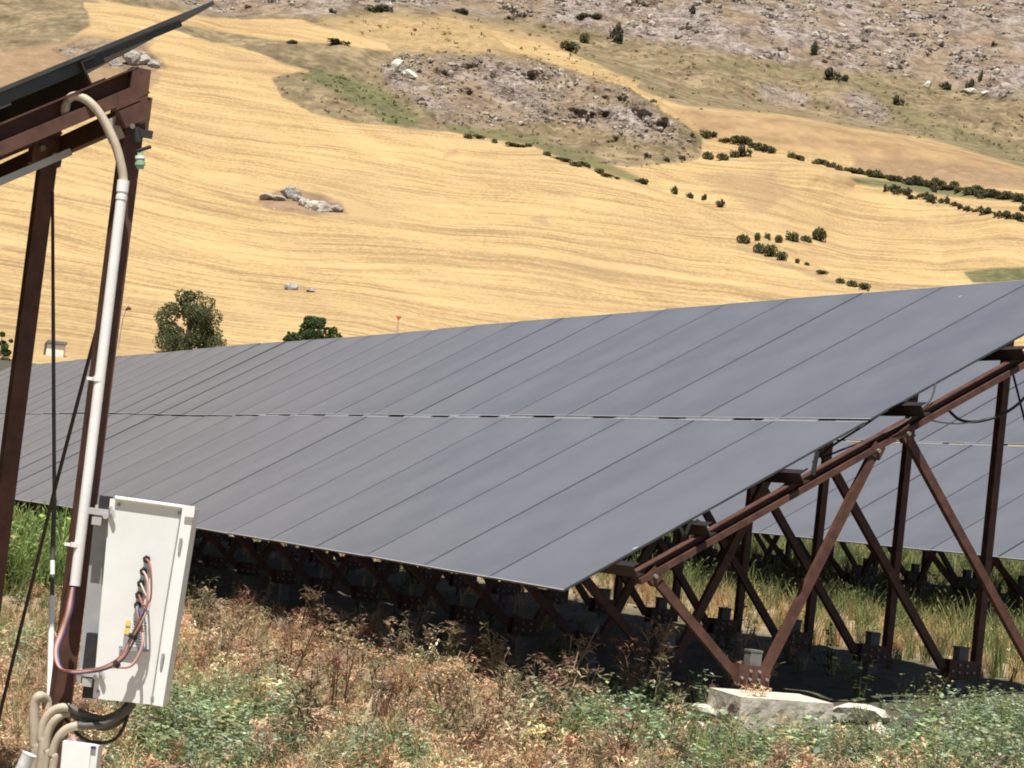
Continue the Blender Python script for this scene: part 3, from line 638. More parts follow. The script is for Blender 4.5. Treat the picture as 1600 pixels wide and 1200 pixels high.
class TP:
    def __init__(s): s.v = []; s.f = []; s.c = []
    def strip(s, pts, ws, col=1., side=None):
        pts = [np.asarray(p, float) for p in pts]
        for i in range(len(pts)-1):
            d = nrm(pts[i+1]-pts[i]); sd = nrm(np.cross(d, side if side is not None else (0.3, 1, .2))); b = len(s.v)
            s.v += quad_strip(pts[i], pts[i+1], ws[i], ws[i+1], sd); s.f.append((b, b+1, b+2, b+3)); s.c += [col]*4
    def leaf(s, p, d, up, L, w, col=1.):
        p = np.asarray(p, float); d = nrm(d); sd = nrm(np.cross(d, up)); n_ = np.cross(sd, d); b = len(s.v)
        s.v += [p, p+d*L*.45+sd*w, p+d*L-n_*L*.18, p+d*L*.45-sd*w]; s.f.append((b, b+1, b+2, b+3)); s.c += [col]*4
    def out(s): return np.array(s.v), np.array(s.f), np.array(s.c)
def rdir(rn, up=.5):
    a = rn.uniform(0, 2*math.pi); return np.array([math.cos(a), math.sin(a), up])
def t_dry(seed):       # branching dead weed with seed heads
    rn = np.random.default_rng(seed); T = TP(); h = rn.uniform(.75, 1.05)
    for q in range(rn.integers(1, 4)):
        d = nrm(np.array([rn.normal(0, .18), rn.normal(0, .18), 1])); o = np.array([rn.normal(0, .05), rn.normal(0, .05), 0]); hh = h*rn.uniform(.7, 1)
        T.strip([o, o+d*hh*.5, o+d*hh], [.014, .011, .005], .85, side=rdir(rn, 0))
        for k in range(rn.integers(6, 11)):
            z = rn.uniform(.25, .98); p = o+d*hh*z; bd = nrm(rdir(rn, rn.uniform(.5, 1.4))); L = (1.1-z)*rn.uniform(.25, .5)*hh+.05
            T.strip([p, p+bd*L], [.008, .003], rn.uniform(.75, 1.1), side=rdir(rn, 0))
            for j in range(3):
                c_ = p+bd*L*rn.uniform(.5, 1.0); T.leaf(c_, rdir(rn, rn.uniform(-.4, .8)), (0, 0, 1), rn.uniform(.07, .15), rn.uniform(.012, .030), rn.uniform(.7, 1.4))
    return T.out()
def t_grass(seed, n=24, w=.014, lean=.45):
    rn = np.random.default_rng(seed); T = TP()
    for k in range(n):
        o = np.array([rn.normal(0, .09), rn.normal(0, .09), 0]); a = rdir(rn, 0); L = rn.uniform(.45, 1.); b = rn.uniform(.1, lean)
        T.strip([o, o+np.array([0, 0, .5*L])+a*b*.25*L, o+np.array([0, 0, .9*L])+a*b*L], [w, w*.8, w*.15], rn.uniform(.7, 1.2), side=rdir(rn, 0))
        if rn.random() < .4: T.leaf(o+np.array([0, 0, .88*L])+a*b*L, a+np.array([0, 0, 1]), (1, 0, 0), .12, .014, rn.uniform(1., 1.3))
    return T.out()
def t_herb(seed, n=56, lw=.055, spread=.3):
    rn = np.random.default_rng(seed); T = TP()
    for k in range(7):
        o = np.array([rn.normal(0, .05), rn.normal(0, .05), 0]); d = nrm(np.array([rn.normal(0, spread), rn.normal(0, spread), 1])); T.strip([o, o+d*.8], [.007, .003], .7, side=rdir(rn, 0))
        for j in range(n//7):
            z = rn.uniform(.1, 1)*.85; p = o+d*z; T.leaf(p, rdir(rn, rn.uniform(-.1, .9)), (0, 0, 1), rn.uniform(1.3, 2.6)*lw*(1.2-.5*z), lw*rn.uniform(.5, 1), rn.uniform(.65, 1.3))
    return T.out()
def t_thistle(seed):
    rn = np.random.default_rng(seed); T = TP()
    for k in range(11):
        a = rdir(rn, rn.uniform(.15, .9)); L = rn.uniform(.5, 1.); p = np.zeros(3)
        for j in range(5):
            q = p+nrm(a)*L/5; T.strip([p, q], [.02, .018], 1.15); a = a-np.array([0, 0, .12])
            for s_ in (-1, 1): T.leaf(q, nrm(a)+s_*np.array([-a[1], a[0], .15])*1.2, (0, 0, 1), .15*(1.1-j/6), .035, rn.uniform(.7, 1.2))
            p = q
    return T.out()
TD = [t_dry(i) for i in range(10)]; TG = [t_grass(i+20) for i in range(8)]; TH_ = [t_herb(i+40) for i in range(7)]; TT = [t_thistle(i+60) for i in range(5)]; TB = [t_herb(i+80, 40, .10, .5) for i in range(6)]
def sample(n, y0, y1, a0=-.27, a1=.27, seed=0, pw=1.6):
    rn = np.random.default_rng(seed); y = (rn.uniform(y0**(2-pw), y1**(2-pw), n))**(1/(2-pw)) if pw != 2 else np.exp(rn.uniform(math.log(y0), math.log(y1), n))
    a = rn.uniform(a0, a1, n); x = a*y; return x, y
def place(n, y0, y1, dens, seed, pw=1.6, a0=-.27, a1=.27):
    x, y = sample(n, y0, y1, a0, a1, seed, pw); s, t = st(x, y); rn = np.random.default_rng(seed+1)
    k = rn.random(n) < dens(x, y, s, t); x, y = x[k], y[k]; k = ~((s[k] > .3) & (s[k] < 2.1) & (t[k] > -1.35) & (t[k] < .1) & (rn.random(len(x)) < np.where(t[k] > -1.0, .9, .6))); x, y = x[k], y[k]
    return np.stack([x, y, gz(x, y)-.01], -1), st(x, y)
def pick(pal, n, seed, var=.16):
    rn = np.random.default_rng(seed); c_ = np.array([p[0] for p in pal]); w_ = np.array([p[1] for p in pal], float); q = c_[rn.choice(len(pal), n, p=w_/w_.sum())]
    return q*(1+rn.normal(0, var, (n, 1)))*(1+rn.normal(0, .05, (n, 3)))
def shade_zone(s, t): return (sst(.0, .4, s)*(1-sst(3.7, 4.1, s)))*sst(-.1, .5, t)+(sst(6.5, 6.9, s)*(1-sst(10.3, 10.8, s)))
def greenpatch(x, y):
    px, py = proj(np.stack([x, y, gz(x, y, False)+.12], -1)); g = np.zeros(np.shape(x))
    for (cx, cy, rx, ry, w_) in ((330, 1120, 150, 70, 1.), (600, 1160, 130, 40, .6), (980, 1110, 190, 45, .9), (1230, 1165, 230, 55, .72), (1500, 1150, 190, 75, .8), (40, 960, 90, 60, .9), (420, 1080, 90, 60, .5),
                                  (1090, 1180, 110, 35, .5), (860, 1080, 60, 50, .7), (640, 1010, 70, 40, .4), (1450, 950, 300, 26, .4), (1250, 900, 250, 38, .7), (1500, 905, 200, 25, .8)):
        g = np.maximum(g, w_*np.exp(-(((px-cx)/rx)**2+((py-cy)/ry)**2)**1.3))
    return np.clip(g+.22*fbm(x*1.3, y*1.3, 91, 3), 0, 1)
TAN = [((.64, .46, .29), 4), ((.58, .37, .22), 3.5), ((.40, .23, .15), 1.5), ((.80, .62, .41), 2.5), ((.30, .22, .15), 2.5), ((.36, .33, .18), 2)]
pos, (s, t) = place(7600, 8.6, 27, lambda x, y, s, t: (s < 1.2)*np.clip((1-1.2*greenpatch(x, y))*(1-.93*shade_zone(s, t)), 0, 1), 1)
clump(TD, len(pos), pos, RNG.uniform(.1, .27, len(pos))*np.where(RNG.random(len(pos)) < .06, 1.5, 1), pick(TAN, len(pos), 5), 'dry_weeds', M['straw'], 'tangled dry brown weeds covering the foreground slope', 'dry weeds', seed=1)
pos, (s, t) = place(6500, 8.6, 22, lambda x, y, s, t: (s < 1.2)*np.clip((1-1.15*greenpatch(x, y))*(1-.95*shade_zone(s, t)), 0, 1), 2)
clump(TG, len(pos), pos, RNG.uniform(.08, .19, len(pos)), pick([((.68, .50, .30), 4), ((.62, .40, .24), 3), ((.84, .68, .46), 2.5), ((.38, .36, .18), 1.8)], len(pos), 6), 'dry_grass', M['straw'], 'short straw coloured dry grass in the foreground', 'dry grass', seed=2)
pos, (s, t) = place(12000, 12, 48, lambda x, y, s, t: np.clip((.25*(y > 15)+.75*sst(3.9, 4.3, s)*(1-sst(7, 8, s)))*(1-.85*shade_zone(s, t)), 0, 1), 3, 1.2)
sc_ = RNG.uniform(.10, .25, len(pos))*(1+.5*np.clip(fbm(pos[:, 0]*.7, pos[:, 1]*.4, 8, 2), -1, 1))
clump(TG, len(pos), pos, sc_, pick([((.62, .47, .25), 4), ((.55, .38, .19), 3), ((.30, .30, .12), 2.2), ((.40, .22, .12), 1.5)], len(pos), 7), 'tall_dry_grass', M['straw'], 'tall sunlit yellow grass growing between the two panel rows', 'grass', seed=3)
GRN = [((.20, .26, .12), 3.5), ((.30, .37, .19), 3), ((.42, .50, .36), 2.5), ((.42, .42, .2), 2)]
pos, (s, t) = place(5000, 8.6, 15, lambda x, y, s, t: np.clip(greenpatch(x, y)*1.6-.1*(1-.75*shade_zone(s, t)), 0, 1)**1.3, 4)
clump(TH_, len(pos), pos, RNG.uniform(.11, .25, len(pos)), pick(GRN, len(pos), 8), 'green_weeds', M['leaf'], 'low leafy green weeds in patches through the foreground', 'weeds', seed=4)
pos, (s, t) = place(9000, 8.6, 46, lambda x, y, s, t: np.clip(.04+greenpatch(x, y)*.5+.6*sst(8, 12, y)*(s > 4)*np.clip(fbm(x*.5, y*.3, 14, 2)+.25, 0, 1)+.5*(s > 6), 0, 1)*(1-.72*shade_zone(s, t)), 5, 1.25)
clump(TG, len(pos), pos, RNG.uniform(.10, .24, len(pos))*np.where(s > 4, 1.6, 1), pick([((.16, .20, .07), 4), ((.23, .27, .10), 3), ((.32, .32, .14), 2)], len(pos), 9), 'green_grass', M['leaf'], 'green and yellowing grass under and behind the panel rows', 'grass', seed=5)
pos, (s, t) = place(1350, 8.6, 14, lambda x, y, s, t: np.clip(greenpatch(x, y)*1.5-.45, 0, 1)*(1-.6*shade_zone(s, t)), 16)
clump(TB, len(pos), pos, RNG.uniform(.14, .26, len(pos)), pick([((.26, .33, .17), 3), ((.38, .45, .29), 3), ((.24, .27, .12), 2), ((.45, .40, .2), 1.2)], len(pos), 18), 'broad_leaved_weeds', M['leaf'], 'broad grey green leaves of weeds at the bottom of the picture', 'weeds', tilt=.3, seed=16)
pos, (s, t) = place(2600, 8.8, 14, lambda x, y, s, t: np.clip(greenpatch(x, y)*.8, 0, 1)*(1-.6*shade_zone(s, t)), 6)
clump(TT, len(pos), pos, RNG.uniform(.08, .17, len(pos)), pick([((.38, .50, .40), 3), ((.30, .42, .33), 2), ((.44, .54, .38), 1)], len(pos), 10), 'thistle_leaves', M['leaf'], 'pale bluish green thistle leaves among the foreground weeds', 'thistles', seed=6)
pos, (s, t) = place(6000, 12, 60, lambda x, y, s, t: .5*((s > 6)+(s < 0.)*(y > 16))*np.clip(fbm(x*.6, y*.25, 19, 2)+.35, 0, 1)+.06*(s > 0)*(s < 4), 7, 1.)
clump(TH_, len(pos), pos, RNG.uniform(.25, .5, len(pos)), pick([((.10, .13, .05), 3), ((.15, .18, .07), 3), ((.20, .22, .10), 2)], len(pos), 11), 'leafy_undergrowth', M['leaf'], 'darker leafy undergrowth behind and beneath the arrays', 'undergrowth', seed=7)
# tall dead stalks standing out against the shade
tall = [(700, 1010, .62), (770, 1020, .6), (835, 1060, .62), (640, 1000, .5), (590, 985, .5), (905, 1065, .5), (380, 960, .5), (330, 950, .45), (470, 960, .55), (540, 975, .5), (1000, 1060, .4), (1150, 1040, .35)]
pp = []
tall += [(430, 1040, .4), (520, 1060, .4), (610, 1075, .4), (700, 1090, .4), (780, 1110, .4), (350, 1010, .4), (860, 1120, .3), (480, 1120, .3), (720, 1150, .3)]
for x, y, h_ in tall*5:
    x += RNG.normal(0, 18); y += RNG.normal(0, 6); v_ = ray(x, y+55); k_ = 9.
    while k_ < 25:
        p = CAM+v_/v_[1]*k_
        if p[2] <= gz(p[0], p[1]): break
        k_ += .1
    pp.append(p)
pp = np.array(pp)
clump(TD, len(pp), pp, RNG.uniform(.28, .46, len(pp)), pick([((.26, .20, .13), 3), ((.38, .29, .19), 2), ((.27, .15, .10), 1.3)], len(pp), 12), 'dead_stalks', M['straw'], 'tall dead branching stalks against the shade of the array', 'dead stalks', seed=8)
# tall green shrubs seen through the left posts, behind the array's lower edge
gp = []
for _ in range(420):
    x = RNG.uniform(-40, 118); y = RNG.uniform(835, 900); v_ = ray(x, y+35); k_ = 12.
    while k_ < 40:
        p = CAM+v_/v_[1]*k_
        if p[2] <= gz(p[0], p[1]): break
        k_ += .3
    gp.append(p)
gp = np.array(gp)
clump(TG+TH_[:2], len(gp), gp, RNG.uniform(.35, .7, len(gp)), pick([((.24, .33, .09), 3), ((.18, .26, .08), 2), ((.34, .38, .15), 2)], len(gp), 13), 'tall_green_weeds', M['leaf'], 'bright green tall weeds seen between the two left posts', 'weeds', seed=9)

# ------------------------------------------------------------------ trees, hedgerow shrubs, hut and posts on the hillside
def crown_mesh(name, seed, blobs, nleaf, L, col, var=.22):
    rn = np.random.default_rng(seed); T = []; Cc = []; w_ = np.array([b[3]**2 for b in blobs]); ch = rn.choice(len(blobs), nleaf, p=w_/w_.sum())
    B_ = np.array(blobs)[ch]; d = rn.normal(size=(nleaf, 3)); d /= np.linalg.norm(d, axis=1)[:, None]; rad = rn.uniform(.55, 1.06, nleaf)**.7
    c_ = B_[:, :3]+d*(rad*B_[:, 3])[:, None]*np.array([1, 1, .85]); n_ = d+rn.normal(0, .6, (nleaf, 3)); n_ /= np.linalg.norm(n_, axis=1)[:, None]
    a_ = np.cross(n_, rn.normal(size=(nleaf, 3))); a_ /= np.linalg.norm(a_, axis=1)[:, None]; b_ = np.cross(n_, a_); Ls = L*rn.uniform(.6, 1.3, nleaf)[:, None]
    V_ = np.stack([c_-a_*Ls, c_-b_*Ls*.6, c_+a_*Ls, c_+b_*Ls*.6], 1).reshape(-1, 3); F_a = np.arange(nleaf*4).reshape(-1, 4)
    blobt = 1+rn.normal(0, var*.6, len(blobs)); cc = np.array(col)[None]*(blobt[ch]*(1+rn.normal(0, var, nleaf)))[:, None]
    return pmesh(name, V_, F_a, M['leaf'], np.clip(np.repeat(cc, 4, 0), .005, 1))
def tree(name, label, px, py, hpx, wpx, seed, col, group=None, spiky=False, sink=0, nb=26, nl=9000, lk=1.):
    p, Y = hill_pt(px, py); k = Y/FPX; h = hpx*k; w_ = wpx*k/2; root = empty(name, p-np.array([0, 0, .1])); tag(root, label, 'tree', group); rn = np.random.default_rng(seed)
    bl = []
    for i in range(nb):
        a = rn.uniform(0, 2*math.pi); z = rn.uniform(.06, .92); rr_ = w_*(1-(max(z-.45, 0)/.6)**1.5)*rn.uniform(.15, .82); bl.append((rr_*math.cos(a), rr_*math.sin(a), h*z, w_*rn.uniform(.15, .33)*(1.15-.6*z)))
    ob('crown', crown_mesh('crown', seed, bl, nl, k*2.3*lk, col), root)
    mb = MB(); mb.tube(smooth_path([(0, 0, -.3), (.02*h, 0, h*.3), (-.02*h, .02*h, h*.6)], 4), [w_*.09*(1-.08*i) for i in range(9)], 8)
    for b in bl[:9]: mb.tube([(0, 0, h*.2), (b[0]*.5, b[1]*.5, (h*.2+b[2])*.55), b[:3]], [w_*.045, w_*.03, w_*.01], 5)
    mb.build('trunk', [M['bark']], root); return root
tree('round_tree', 'large round olive green tree rising above the array, left of centre', 290, 556, 110, 140, 3, (.11, .13, .062), 'trees at the foot of the hill', nb=48, nl=14000, lk=.85)
tree('small_tree', 'pointed dark green tree top just above the panels, right of the round tree', 490, 548, 54, 104, 5, (.065, .10, .035), 'trees at the foot of the hill', nl=6000)
tree('bush', 'tiny green bush left of the pointed tree, at the edge of the panels', 447, 536, 20, 18, 6, (.075, .11, .035), 'trees at the foot of the hill', nb=8, nl=900)
tree('bush', 'dark green bush cut off by the left edge of the picture', 0, 556, 40, 50, 8, (.07, .11, .035), 'trees at the foot of the hill', nb=12, nl=2500)
tree('bush', 'brownish dry bush below the dark one at the left edge', 5, 585, 30, 44, 9, (.16, .13, .075), 'trees at the foot of the hill', nb=12, nl=2500)
shr = []
for i in range(4):
    rn = np.random.default_rng(100+i); bl = [(rn.uniform(-.55, .55), rn.uniform(-.5, .5), rn.uniform(.12, .6), rn.uniform(.26, .42)) for _ in range(10)]
    shr.append(crown_mesh('shrub', 100+i, bl, 420, .13, (.11, .11, .062), .25))
sh_olive = []
for i in range(3):
    rn = np.random.default_rng(120+i); bl = [(rn.uniform(-.5, .5), rn.uniform(-.5, .5), rn.uniform(.12, .62), rn.uniform(.26, .42)) for _ in range(10)]
    sh_olive.append(crown_mesh('shrub', 120+i, bl, 420, .13, (.13, .13, .06), .25))
rs = random.Random(5)
def shrub(px, py, wpx, hpx, label, group, pal=None, ax_=0.):
    p, Y = hill_pt(px, py); k = Y/FPX; o = bpy.data.objects.new('shrub', rs.choice(pal or shr)); o.location = p-np.array([0, 0, .15*hpx*k])
    o.scale = (wpx*k*.62, wpx*k*.62, hpx*k*1.15); o.rotation_euler = (0, 0, rs.uniform(0, .6)*rs.choice((0, 1))); link(o); return tag(o, label, 'shrub', group)
def along(line, step, w, h, label, group, pal=None, skip=0):
    seg = [math.dist(line[i], line[i+1]) for i in range(len(line)-1)]; d = 0
    while d < sum(seg):
        q = d; i = 0
        while q > seg[i] and i < len(seg)-1: q -= seg[i]; i += 1
        f = q/seg[i]; x = line[i][0]+(line[i+1][0]-line[i][0])*f; y = line[i][1]+(line[i+1][1]-line[i][1])*f
        if rs.random() >= skip: shrub(x, y+rs.uniform(-2, 3), w*rs.uniform(.6, 1.9), h*rs.uniform(.5, 1.45), label, group, pal)
        d += step*rs.uniform(.75, 1.3)
along([(1103, 213), (1160, 224), (1200, 238), (1262, 252), (1300, 262), (1345, 272), (1400, 284), (1462, 294), (1530, 306), (1600, 318)], 9.5, 15, 11, 'dark shrub in the upper hedgerow running down to the right across the fields', 'upper hedgerow shrubs', shr[:2]+sh_olive, .15)
along([(1330, 268), (1400, 280), (1470, 291), (1560, 304)], 12, 17, 11, 'olive shrub thickening the lower side of the upper hedgerow', 'olive shrubs of the upper hedgerow', sh_olive)
along([(1384, 297), (1420, 306), (1462, 317), (1500, 326), (1550, 335), (1602, 346)], 9, 14, 11, 'dark shrub in the short lower hedgerow at the right edge', 'lower hedgerow shrubs')
along([(720, 212), (830, 231), (900, 257), (985, 285)], 14, 16, 7, 'low olive shrub on the boundary above the wheat field', 'boundary shrubs above the wheat', sh_olive, .2)
one = [((1105, 248), 22, 17, 'leftmost rounded green shrub of the clump below the upper hedgerow'), ((1128, 249), 24, 15, 'second green shrub of the clump below the upper hedgerow'), ((1148, 246), 20, 15, 'third green shrub of the clump below the upper hedgerow'),
       ((1163, 243), 24, 20, 'tall dark shrub where the clump meets the upper hedgerow'), ((1183, 232), 14, 12, 'pale grey shrub beside the tall dark one in the clump'),
       ((1000, 287), 24, 11, 'low brown shrub highest on the wheat field edge'), ((1052, 303), 13, 15, 'first round shrub going down the wheat field edge'), ((1076, 309), 13, 10, 'second round shrub going down the wheat field edge'),
       ((1099, 313), 9, 13, 'narrow shrub third down the wheat field edge'), ((1124, 324), 14, 15, 'fourth round shrub going down the wheat field edge'),
       ((1160, 379), 26, 20, 'leftmost shrub of the upper line in the gully'), ((1182, 376), 12, 16, 'narrow shrub second in the gully line'), ((1199, 375), 12, 15, 'narrow shrub third in the gully line'), ((1215, 379), 16, 15, 'shrub fourth in the gully line'),
       ((1238, 377), 26, 20, 'broad shrub fifth in the gully line'), ((1258, 377), 22, 14, 'low shrub sixth in the gully line'), ((1277, 375), 30, 24, 'largest shrub at the right end of the gully line'),
       ((1185, 394), 24, 22, 'dark shrub at the top of the diagonal gully hedge'), ((1202, 400), 24, 22, 'dark shrub in the middle of the diagonal gully hedge'), ((1220, 406), 20, 16, 'dark shrub at the foot of the diagonal gully hedge'),
       ((1245, 411), 9, 9, 'tiny shrub just below the diagonal gully hedge'), ((1260, 414), 11, 7, 'flat tiny shrub further below the diagonal gully hedge'), ((1283, 428), 22, 7, 'flat shrub halfway from the gully to the panels'),
       ((1312, 442), 18, 12, 'first shrub of the low hedge touching the panel edge'), ((1330, 447), 22, 14, 'second shrub of the low hedge touching the panel edge'), ((1349, 452), 22, 12, 'third shrub of the low hedge touching the panel edge'),
       ((590, 19), 48, 15, 'broad dark bush at the top of the picture above the rocky knoll'), ((717, 21), 30, 10, 'flat dark bush right of the broad one at the top'), ((797, 31), 14, 7, 'small dark bush on the upper slope'),
       ((910, 28), 26, 9, 'left of two joined low bushes under the cliff'), ((928, 29), 24, 10, 'right of two joined low bushes under the cliff'), ((888, 80), 34, 18, 'wide green bush on the shoulder of the rocky knoll'), ((912, 68), 17, 20, 'dark spiky bush beside the wide green one'),
       ((960, 66), 24, 36, 'tall dark tree-like bush below the cliff'), ((1080, 22), 12, 18, 'narrow dark bush high on the cliff'), ((1076, 44), 10, 12, 'dark bush in a cliff crevice under the narrow one'), ((1270, 86), 13, 24, 'upright dark bush at the foot of the cliff'),
       ((1299, 124), 28, 22, 'round dark bush in the saddle below the cliff'), ((1318, 126), 14, 12, 'small bush leaning on the round one in the saddle'), ((1403, 164), 20, 18, 'dark bush on the grassy spur right of the saddle'),
       ((1475, 140), 20, 15, 'dark bush left of the white outcrop'), ((1514, 140), 16, 22, 'dark bush standing behind the white outcrop'), ((1531, 128), 8, 24, 'slim upright bush right of the white outcrop'), ((1553, 72), 10, 9, 'lone small bush high on the cliff at the right'),
       ((1457, 300), 12, 13, 'round shrub alone between the two hedgerows'), ((1535, 306), 12, 10, 'small shrub between the hedgerows near the right edge'), ((1596, 330), 12, 12, 'shrub cut off by the right edge between the hedgerows'),
       ((1012, 246), 13, 9, 'reddish brown shrub below the rocky knoll'), ((1066, 250), 14, 10, 'brown shrub just left of the green clump'), ((1040, 252), 12, 8, 'grey brown shrub between two others below the knoll'),
       ((530, 68), 40, 6, 'long low dark scrub under the pale track'), ((455, 68), 18, 7, 'short dark scrub left of the long one under the pale track'), ((520, 20), 14, 8, 'grey bush above the pale track')]
for (x, y), w_, h_, lab in one: shrub(x, y, w_, h_, lab, None, sh_olive if ('green' in lab or 'olive' in lab or 'gully' in lab or 'hedge touching' in lab) else None)
# green scrub strip shrubs and outcrop boulders
RKM = NT('grey_limestone'); v = RKM.coord('Object'); n_ = RKM.noise(v, 2.2, 6, .7)
RKM.set(Base_Color=RKM.ramp(n_, [(.3, (.20, .17, .145)), (.5, (.34, .305, .27)), (.7, (.50, .47, .43))]), Roughness=.9); RKM.bump(n_, .25, .8)
bould = [((417, 312), 24, 13, 'small dark boulder at the left end of the outcrop in the wheat field'), ((452, 309), 34, 22, 'tallest grey boulder of the outcrop in the wheat field'), ((478, 322), 24, 16, 'pale boulder in the middle of the outcrop in the wheat field'), ((466, 314), 18, 12, 'small grey boulder tucked behind the pale one in the outcrop'), ((436, 313), 20, 10, 'low brownish boulder between the small dark one and the tallest'), ((505, 322), 18, 10, 'small rear boulder behind the grey one near the right end of the outcrop'),
         ((490, 327), 26, 20, 'white faced boulder of the outcrop, right of the pale one'), ((508, 330), 26, 18, 'grey boulder near the right end of the outcrop'), ((526, 331), 20, 12, 'low boulder at the right end of the outcrop'),
         ((455, 452), 22, 12, 'low stone heap left in the stubble below the outcrop'), ((486, 456), 16, 7, 'flat stone right of the low heap in the stubble'),
         ((205, 100), 30, 26, 'pale crag seen just under the tip of the near panel'), ((225, 100), 26, 20, 'grey crag right of the pale one under the panel tip'), ((240, 105), 18, 12, 'small crag at the right end under the panel tip'), ((182, 102), 22, 14, 'low crag left of the pale one under the panel tip'),
         ((622, 112), 26, 22, 'brightest white crag at the upper left of the rocky knoll'), ((640, 122), 22, 16, 'white crag just right of the brightest one on the knoll'), ((1513, 146), 24, 11, 'large white boulder on the slope at the right'), ((1540, 147), 14, 7, 'small white boulder right of the large one'), ((1449, 138), 12, 14, 'upright white boulder left of the dark bush')]
for i, ((x, y), w_, h_, lab) in enumerate(bould):
    vs, fs = rockmesh(200+i, 3, 1., .22); p, Y = hill_pt(x, y); k = Y/FPX
    vs = vs*np.array([w_*.55, w_*.5, h_*.62])*k; white = 'white' in lab or 'bright' in lab
    o = link(bpy.data.objects.new('boulder', pmesh('boulder', vs, fs, M['stone'] if white else RKM.m))); o.location = p+np.array([0, 0, h_*k*.28]); tag(o, lab, 'boulder')
# masses of loose rock on the cliff, knoll and bumps
RT = [rockmesh(300+i, 1, .8, .5) for i in range(8)]
def rocks(poly, n, smin, smax, seed):
    xs = [q[0] for q in poly]; ys = [q[1] for q in poly]; rn = np.random.default_rng(seed)
    x = rn.uniform(min(xs), max(xs), n*3); y = rn.uniform(min(ys), max(ys), n*3); k = (polymask(x, y, poly, 6, 10)*np.clip(fbm(x*.02, y*.03, seed, 3)*2.0+.5, 0, 1)) > rn.random(n*3)
    return x[k][:n], y[k][:n], rn.uniform(smin, smax, n)[:k.sum()]*(rn.random(n)[:k.sum()]**3*1.3+.3)
Vs = []; Fs = []; Cs = []; off = 0; rn = np.random.default_rng(9)
for poly, n, a_, b_, sd in (([(590, 95), (640, 84), (760, 84), (850, 100), (930, 122), (1000, 150), (1050, 190), (1085, 225), (930, 205), (860, 190), (780, 200), (700, 196), (650, 165)], 1300, 3, 10, 1),
                            ([(205, -30), (330, 20), (560, 10), (760, 8), (900, 42), (1040, 72), (1200, 94), (1380, 116), (1500, 140), (1660, 165), (1660, -60), (205, -60)], 6500, 3, 12, 2),
                            ([(1180, 130), (1225, 126), (1270, 150), (1250, 172), (1200, 165)], 60, 2, 5, 3), ([(1295, 150), (1345, 135), (1400, 165), (1380, 195), (1320, 190)], 110, 2, 6, 4), ([(85, 78), (130, 64), (210, 66), (250, 100), (160, 105)], 120, 2, 7, 5), ([(405, 312), (440, 298), (470, 296), (530, 318), (534, 332), (480, 334), (430, 320)], 60, 3, 8, 6)):
    x, y, sz = rocks(poly, n, a_, b_, sd)
    vr = np.stack([(xx-800)*R_-(yy-600)*U_+FPX*F_ for xx, yy in zip(x, y)]); a = vr[:, 0]/vr[:, 1]; e = vr[:, 2]/vr[:, 1]; Y = depth(a, e)[0]
    for i in range(len(x)):
        v0, f0 = RT[rn.integers(0, 8)]; k = Y[i]/FPX*sz[i]*.62; q = rn.uniform(0, 6.3); c_, s_ = math.cos(q), math.sin(q)
        vv = v0*np.array([rn.uniform(.8, 1.5), 1, rn.uniform(.6, 1.1)])@np.array([[c_, s_, 0], [-s_, c_, 0], [0, 0, 1]])*k+np.array([a[i]*Y[i], Y[i], CAMZ+e[i]*Y[i]])
        Vs.append(vv); Fs.append(f0+off); off += len(vv); cc = np.array([.38, .34, .30])*rn.uniform(.5, 1.35)*np.array([1, rn.uniform(.94, 1.), rn.uniform(.86, 1.)]); Cs.append(np.repeat(cc[None], len(vv), 0))
RS_ = NT('scree_stone'); v = RS_.coord('Object'); n_ = RS_.noise(v, .9, 4, .7); RS_.set(Base_Color=RS_.mix(n_, RS_.mix(1., RS_.attr('tint', False), (.6, .58, .55), 'MULTIPLY'), RS_.attr('tint', False)), Roughness=.9)
ro = link(bpy.data.objects.new('hillside_rocks', pmesh('hillside_rocks', np.concatenate(Vs), np.concatenate(Fs), RS_.m, np.concatenate(Cs)))); tag(ro, 'countless grey limestone rocks strewn over cliff and knoll', 'rocks', kind='stuff')
# small wild tufts on scrub slopes (texture of the far vegetation)
x = rn.uniform(200, 1650, 5200); y = rn.uniform(-10, 262, 5200)
keep = (np.maximum.reduce([polymask(x, y, [(425, 122), (470, 112), (560, 120), (680, 60), (900, 80), (1100, 215), (1095, 248), (1000, 262), (900, 252), (830, 226), (690, 204), (560, 192), (490, 178), (440, 152)], 4, 4)*.6,
    polymask(x, y, [(480, 30), (700, 20), (900, 50), (1040, 80), (1300, 112), (1600, 152), (1660, 275), (1450, 216), (1330, 200), (1230, 180), (1060, 164), (930, 105), (760, 60), (600, 60)], 4, 8)*.45,
    polymask(x, y, [(468, 118), (500, 108), (545, 118), (600, 140), (655, 182), (650, 197), (610, 196), (560, 166), (510, 138)], 3, 3)]) > rn.random(5200))
x, y = x[keep], y[keep]; vr = np.stack([(xx-800)*R_-(yy-600)*U_+FPX*F_ for xx, yy in zip(x, y)]); a = vr[:, 0]/vr[:, 1]; e = vr[:, 2]/vr[:, 1]; Y = depth(a, e)[0]
pos = np.stack([a*Y, Y, CAMZ+e*Y], -1); gm = polymask(x, y, [(468, 118), (500, 108), (545, 118), (600, 140), (655, 182), (650, 197), (610, 196), (560, 166), (510, 138)], 3, 3)[:, None]
cc = pick([((.20, .16, .08), 3), ((.26, .19, .09), 3), ((.15, .14, .07), 2), ((.32, .24, .12), 2)], len(x), 20)*(1-gm)+pick([((.09, .11, .04), 1), ((.12, .14, .05), 1)], len(x), 21)*gm
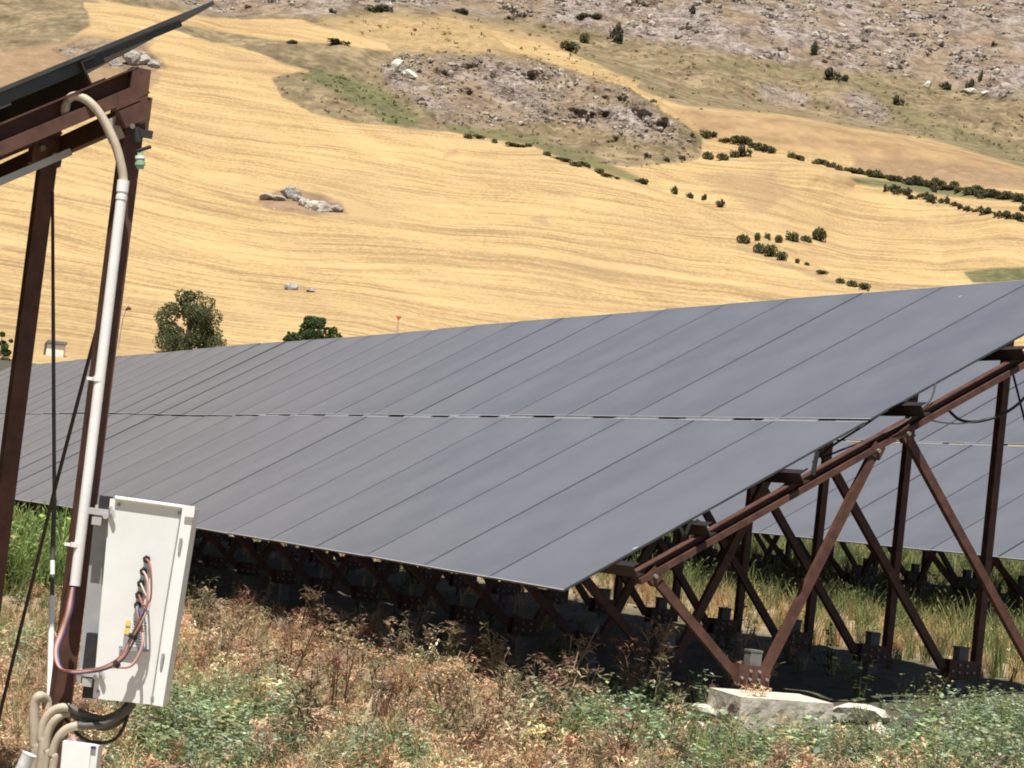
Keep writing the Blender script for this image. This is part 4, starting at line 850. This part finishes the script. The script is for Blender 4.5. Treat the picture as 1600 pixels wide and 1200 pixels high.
def t_tuft(seed):
    rn = np.random.default_rng(seed); T = TP()
    for k in range(9): T.leaf(rn.normal(0, .3, 3)*np.array([1, 1, .3])+np.array([0, 0, .2]), rdir(rn, rn.uniform(.2, 1.2)), (0, 0, 1), rn.uniform(.5, .9), .28, rn.uniform(.7, 1.2))
    return T.out()
clump([t_tuft(i) for i in range(6)], len(x), pos, Y/FPX*rn.uniform(2., 5.5, len(x)), cc, 'hillside_scrub', M['leaf'], 'low wild scrub dotting the unploughed slopes', 'scrub', seed=12)
# hut
p, Y = hill_pt(86, 556); k = Y/FPX; hut = empty('farm_hut', p, .12); tag(hut, 'tiny white farm hut with dark roof at the foot of the hill', 'hut')
w_, h_ = 27*k/2, 17*k
mb = MB(); mb.box((0, 0, h_*.45), (w_, w_*.9, h_*.55)); mb.build('wall', [M['wall']], hut)
mb = MB(); mb.add([(-w_*1.15, -w_*1.1, h_*.98), (w_*1.15, -w_*1.1, h_*.98), (w_*1.15, w_*1.1, h_*1.3), (-w_*1.15, w_*1.1, h_*1.3), (-w_*1.15, -w_*1.1, h_*1.08), (w_*1.15, -w_*1.1, h_*1.08), (w_*1.15, w_*1.1, h_*1.45), (-w_*1.15, w_*1.1, h_*1.45)],
    [(0, 3, 2, 1), (4, 5, 6, 7), (0, 1, 5, 4), (1, 2, 6, 5), (2, 3, 7, 6), (3, 0, 4, 7)]); mb.build('roof', [M['roof']], hut)
mb = MB(); mb.box((-w_*1.1, .2, h_*.5), (w_*.22, w_*.5, h_*.6)); mb.build('shed', [M['roof']], hut)
# red marker post and thin lamp pole
p, Y = hill_pt(619, 530); k = Y/FPX; mk = empty('marker_post', p); tag(mk, 'thin pole with a small red flag shaped head just above the panels', 'marker post')
MB().tube([(0, 0, -.3), (0, 0, 30*k)], 1.1*k, 6).build('pole', [M['pink']], mk)
MB().add([(-4.5*k, -.04, 36*k), (4.5*k, -.04, 36*k), (0, -.04, 29*k), (-4.5*k, .04, 36*k), (4.5*k, .04, 36*k), (0, .04, 29*k)], [(0, 2, 1), (3, 4, 5), (0, 1, 4, 3), (1, 2, 5, 4), (2, 0, 3, 5)]).build('sign_head', [M['redpaint']], mk)
p, Y = hill_pt(184, 545); k = Y/FPX; lp_ = empty('lamp_post', p); tag(lp_, 'slender pale pole with a small brown head right of the near post', 'lamp post')
MB().tube([(0, 0, -.3), (2*k, 0, 48*k), (5*k, 0, 62*k)], .9*k, 6).build('pole', [M['rail']], lp_)
MB().tube([(5*k, 0, 62*k), (9*k, 0, 66*k), (13*k, 0, 64*k)], [1.5*k, 3.6*k, 1.8*k], 8).build('lamp_head', [M['steel']], lp_)
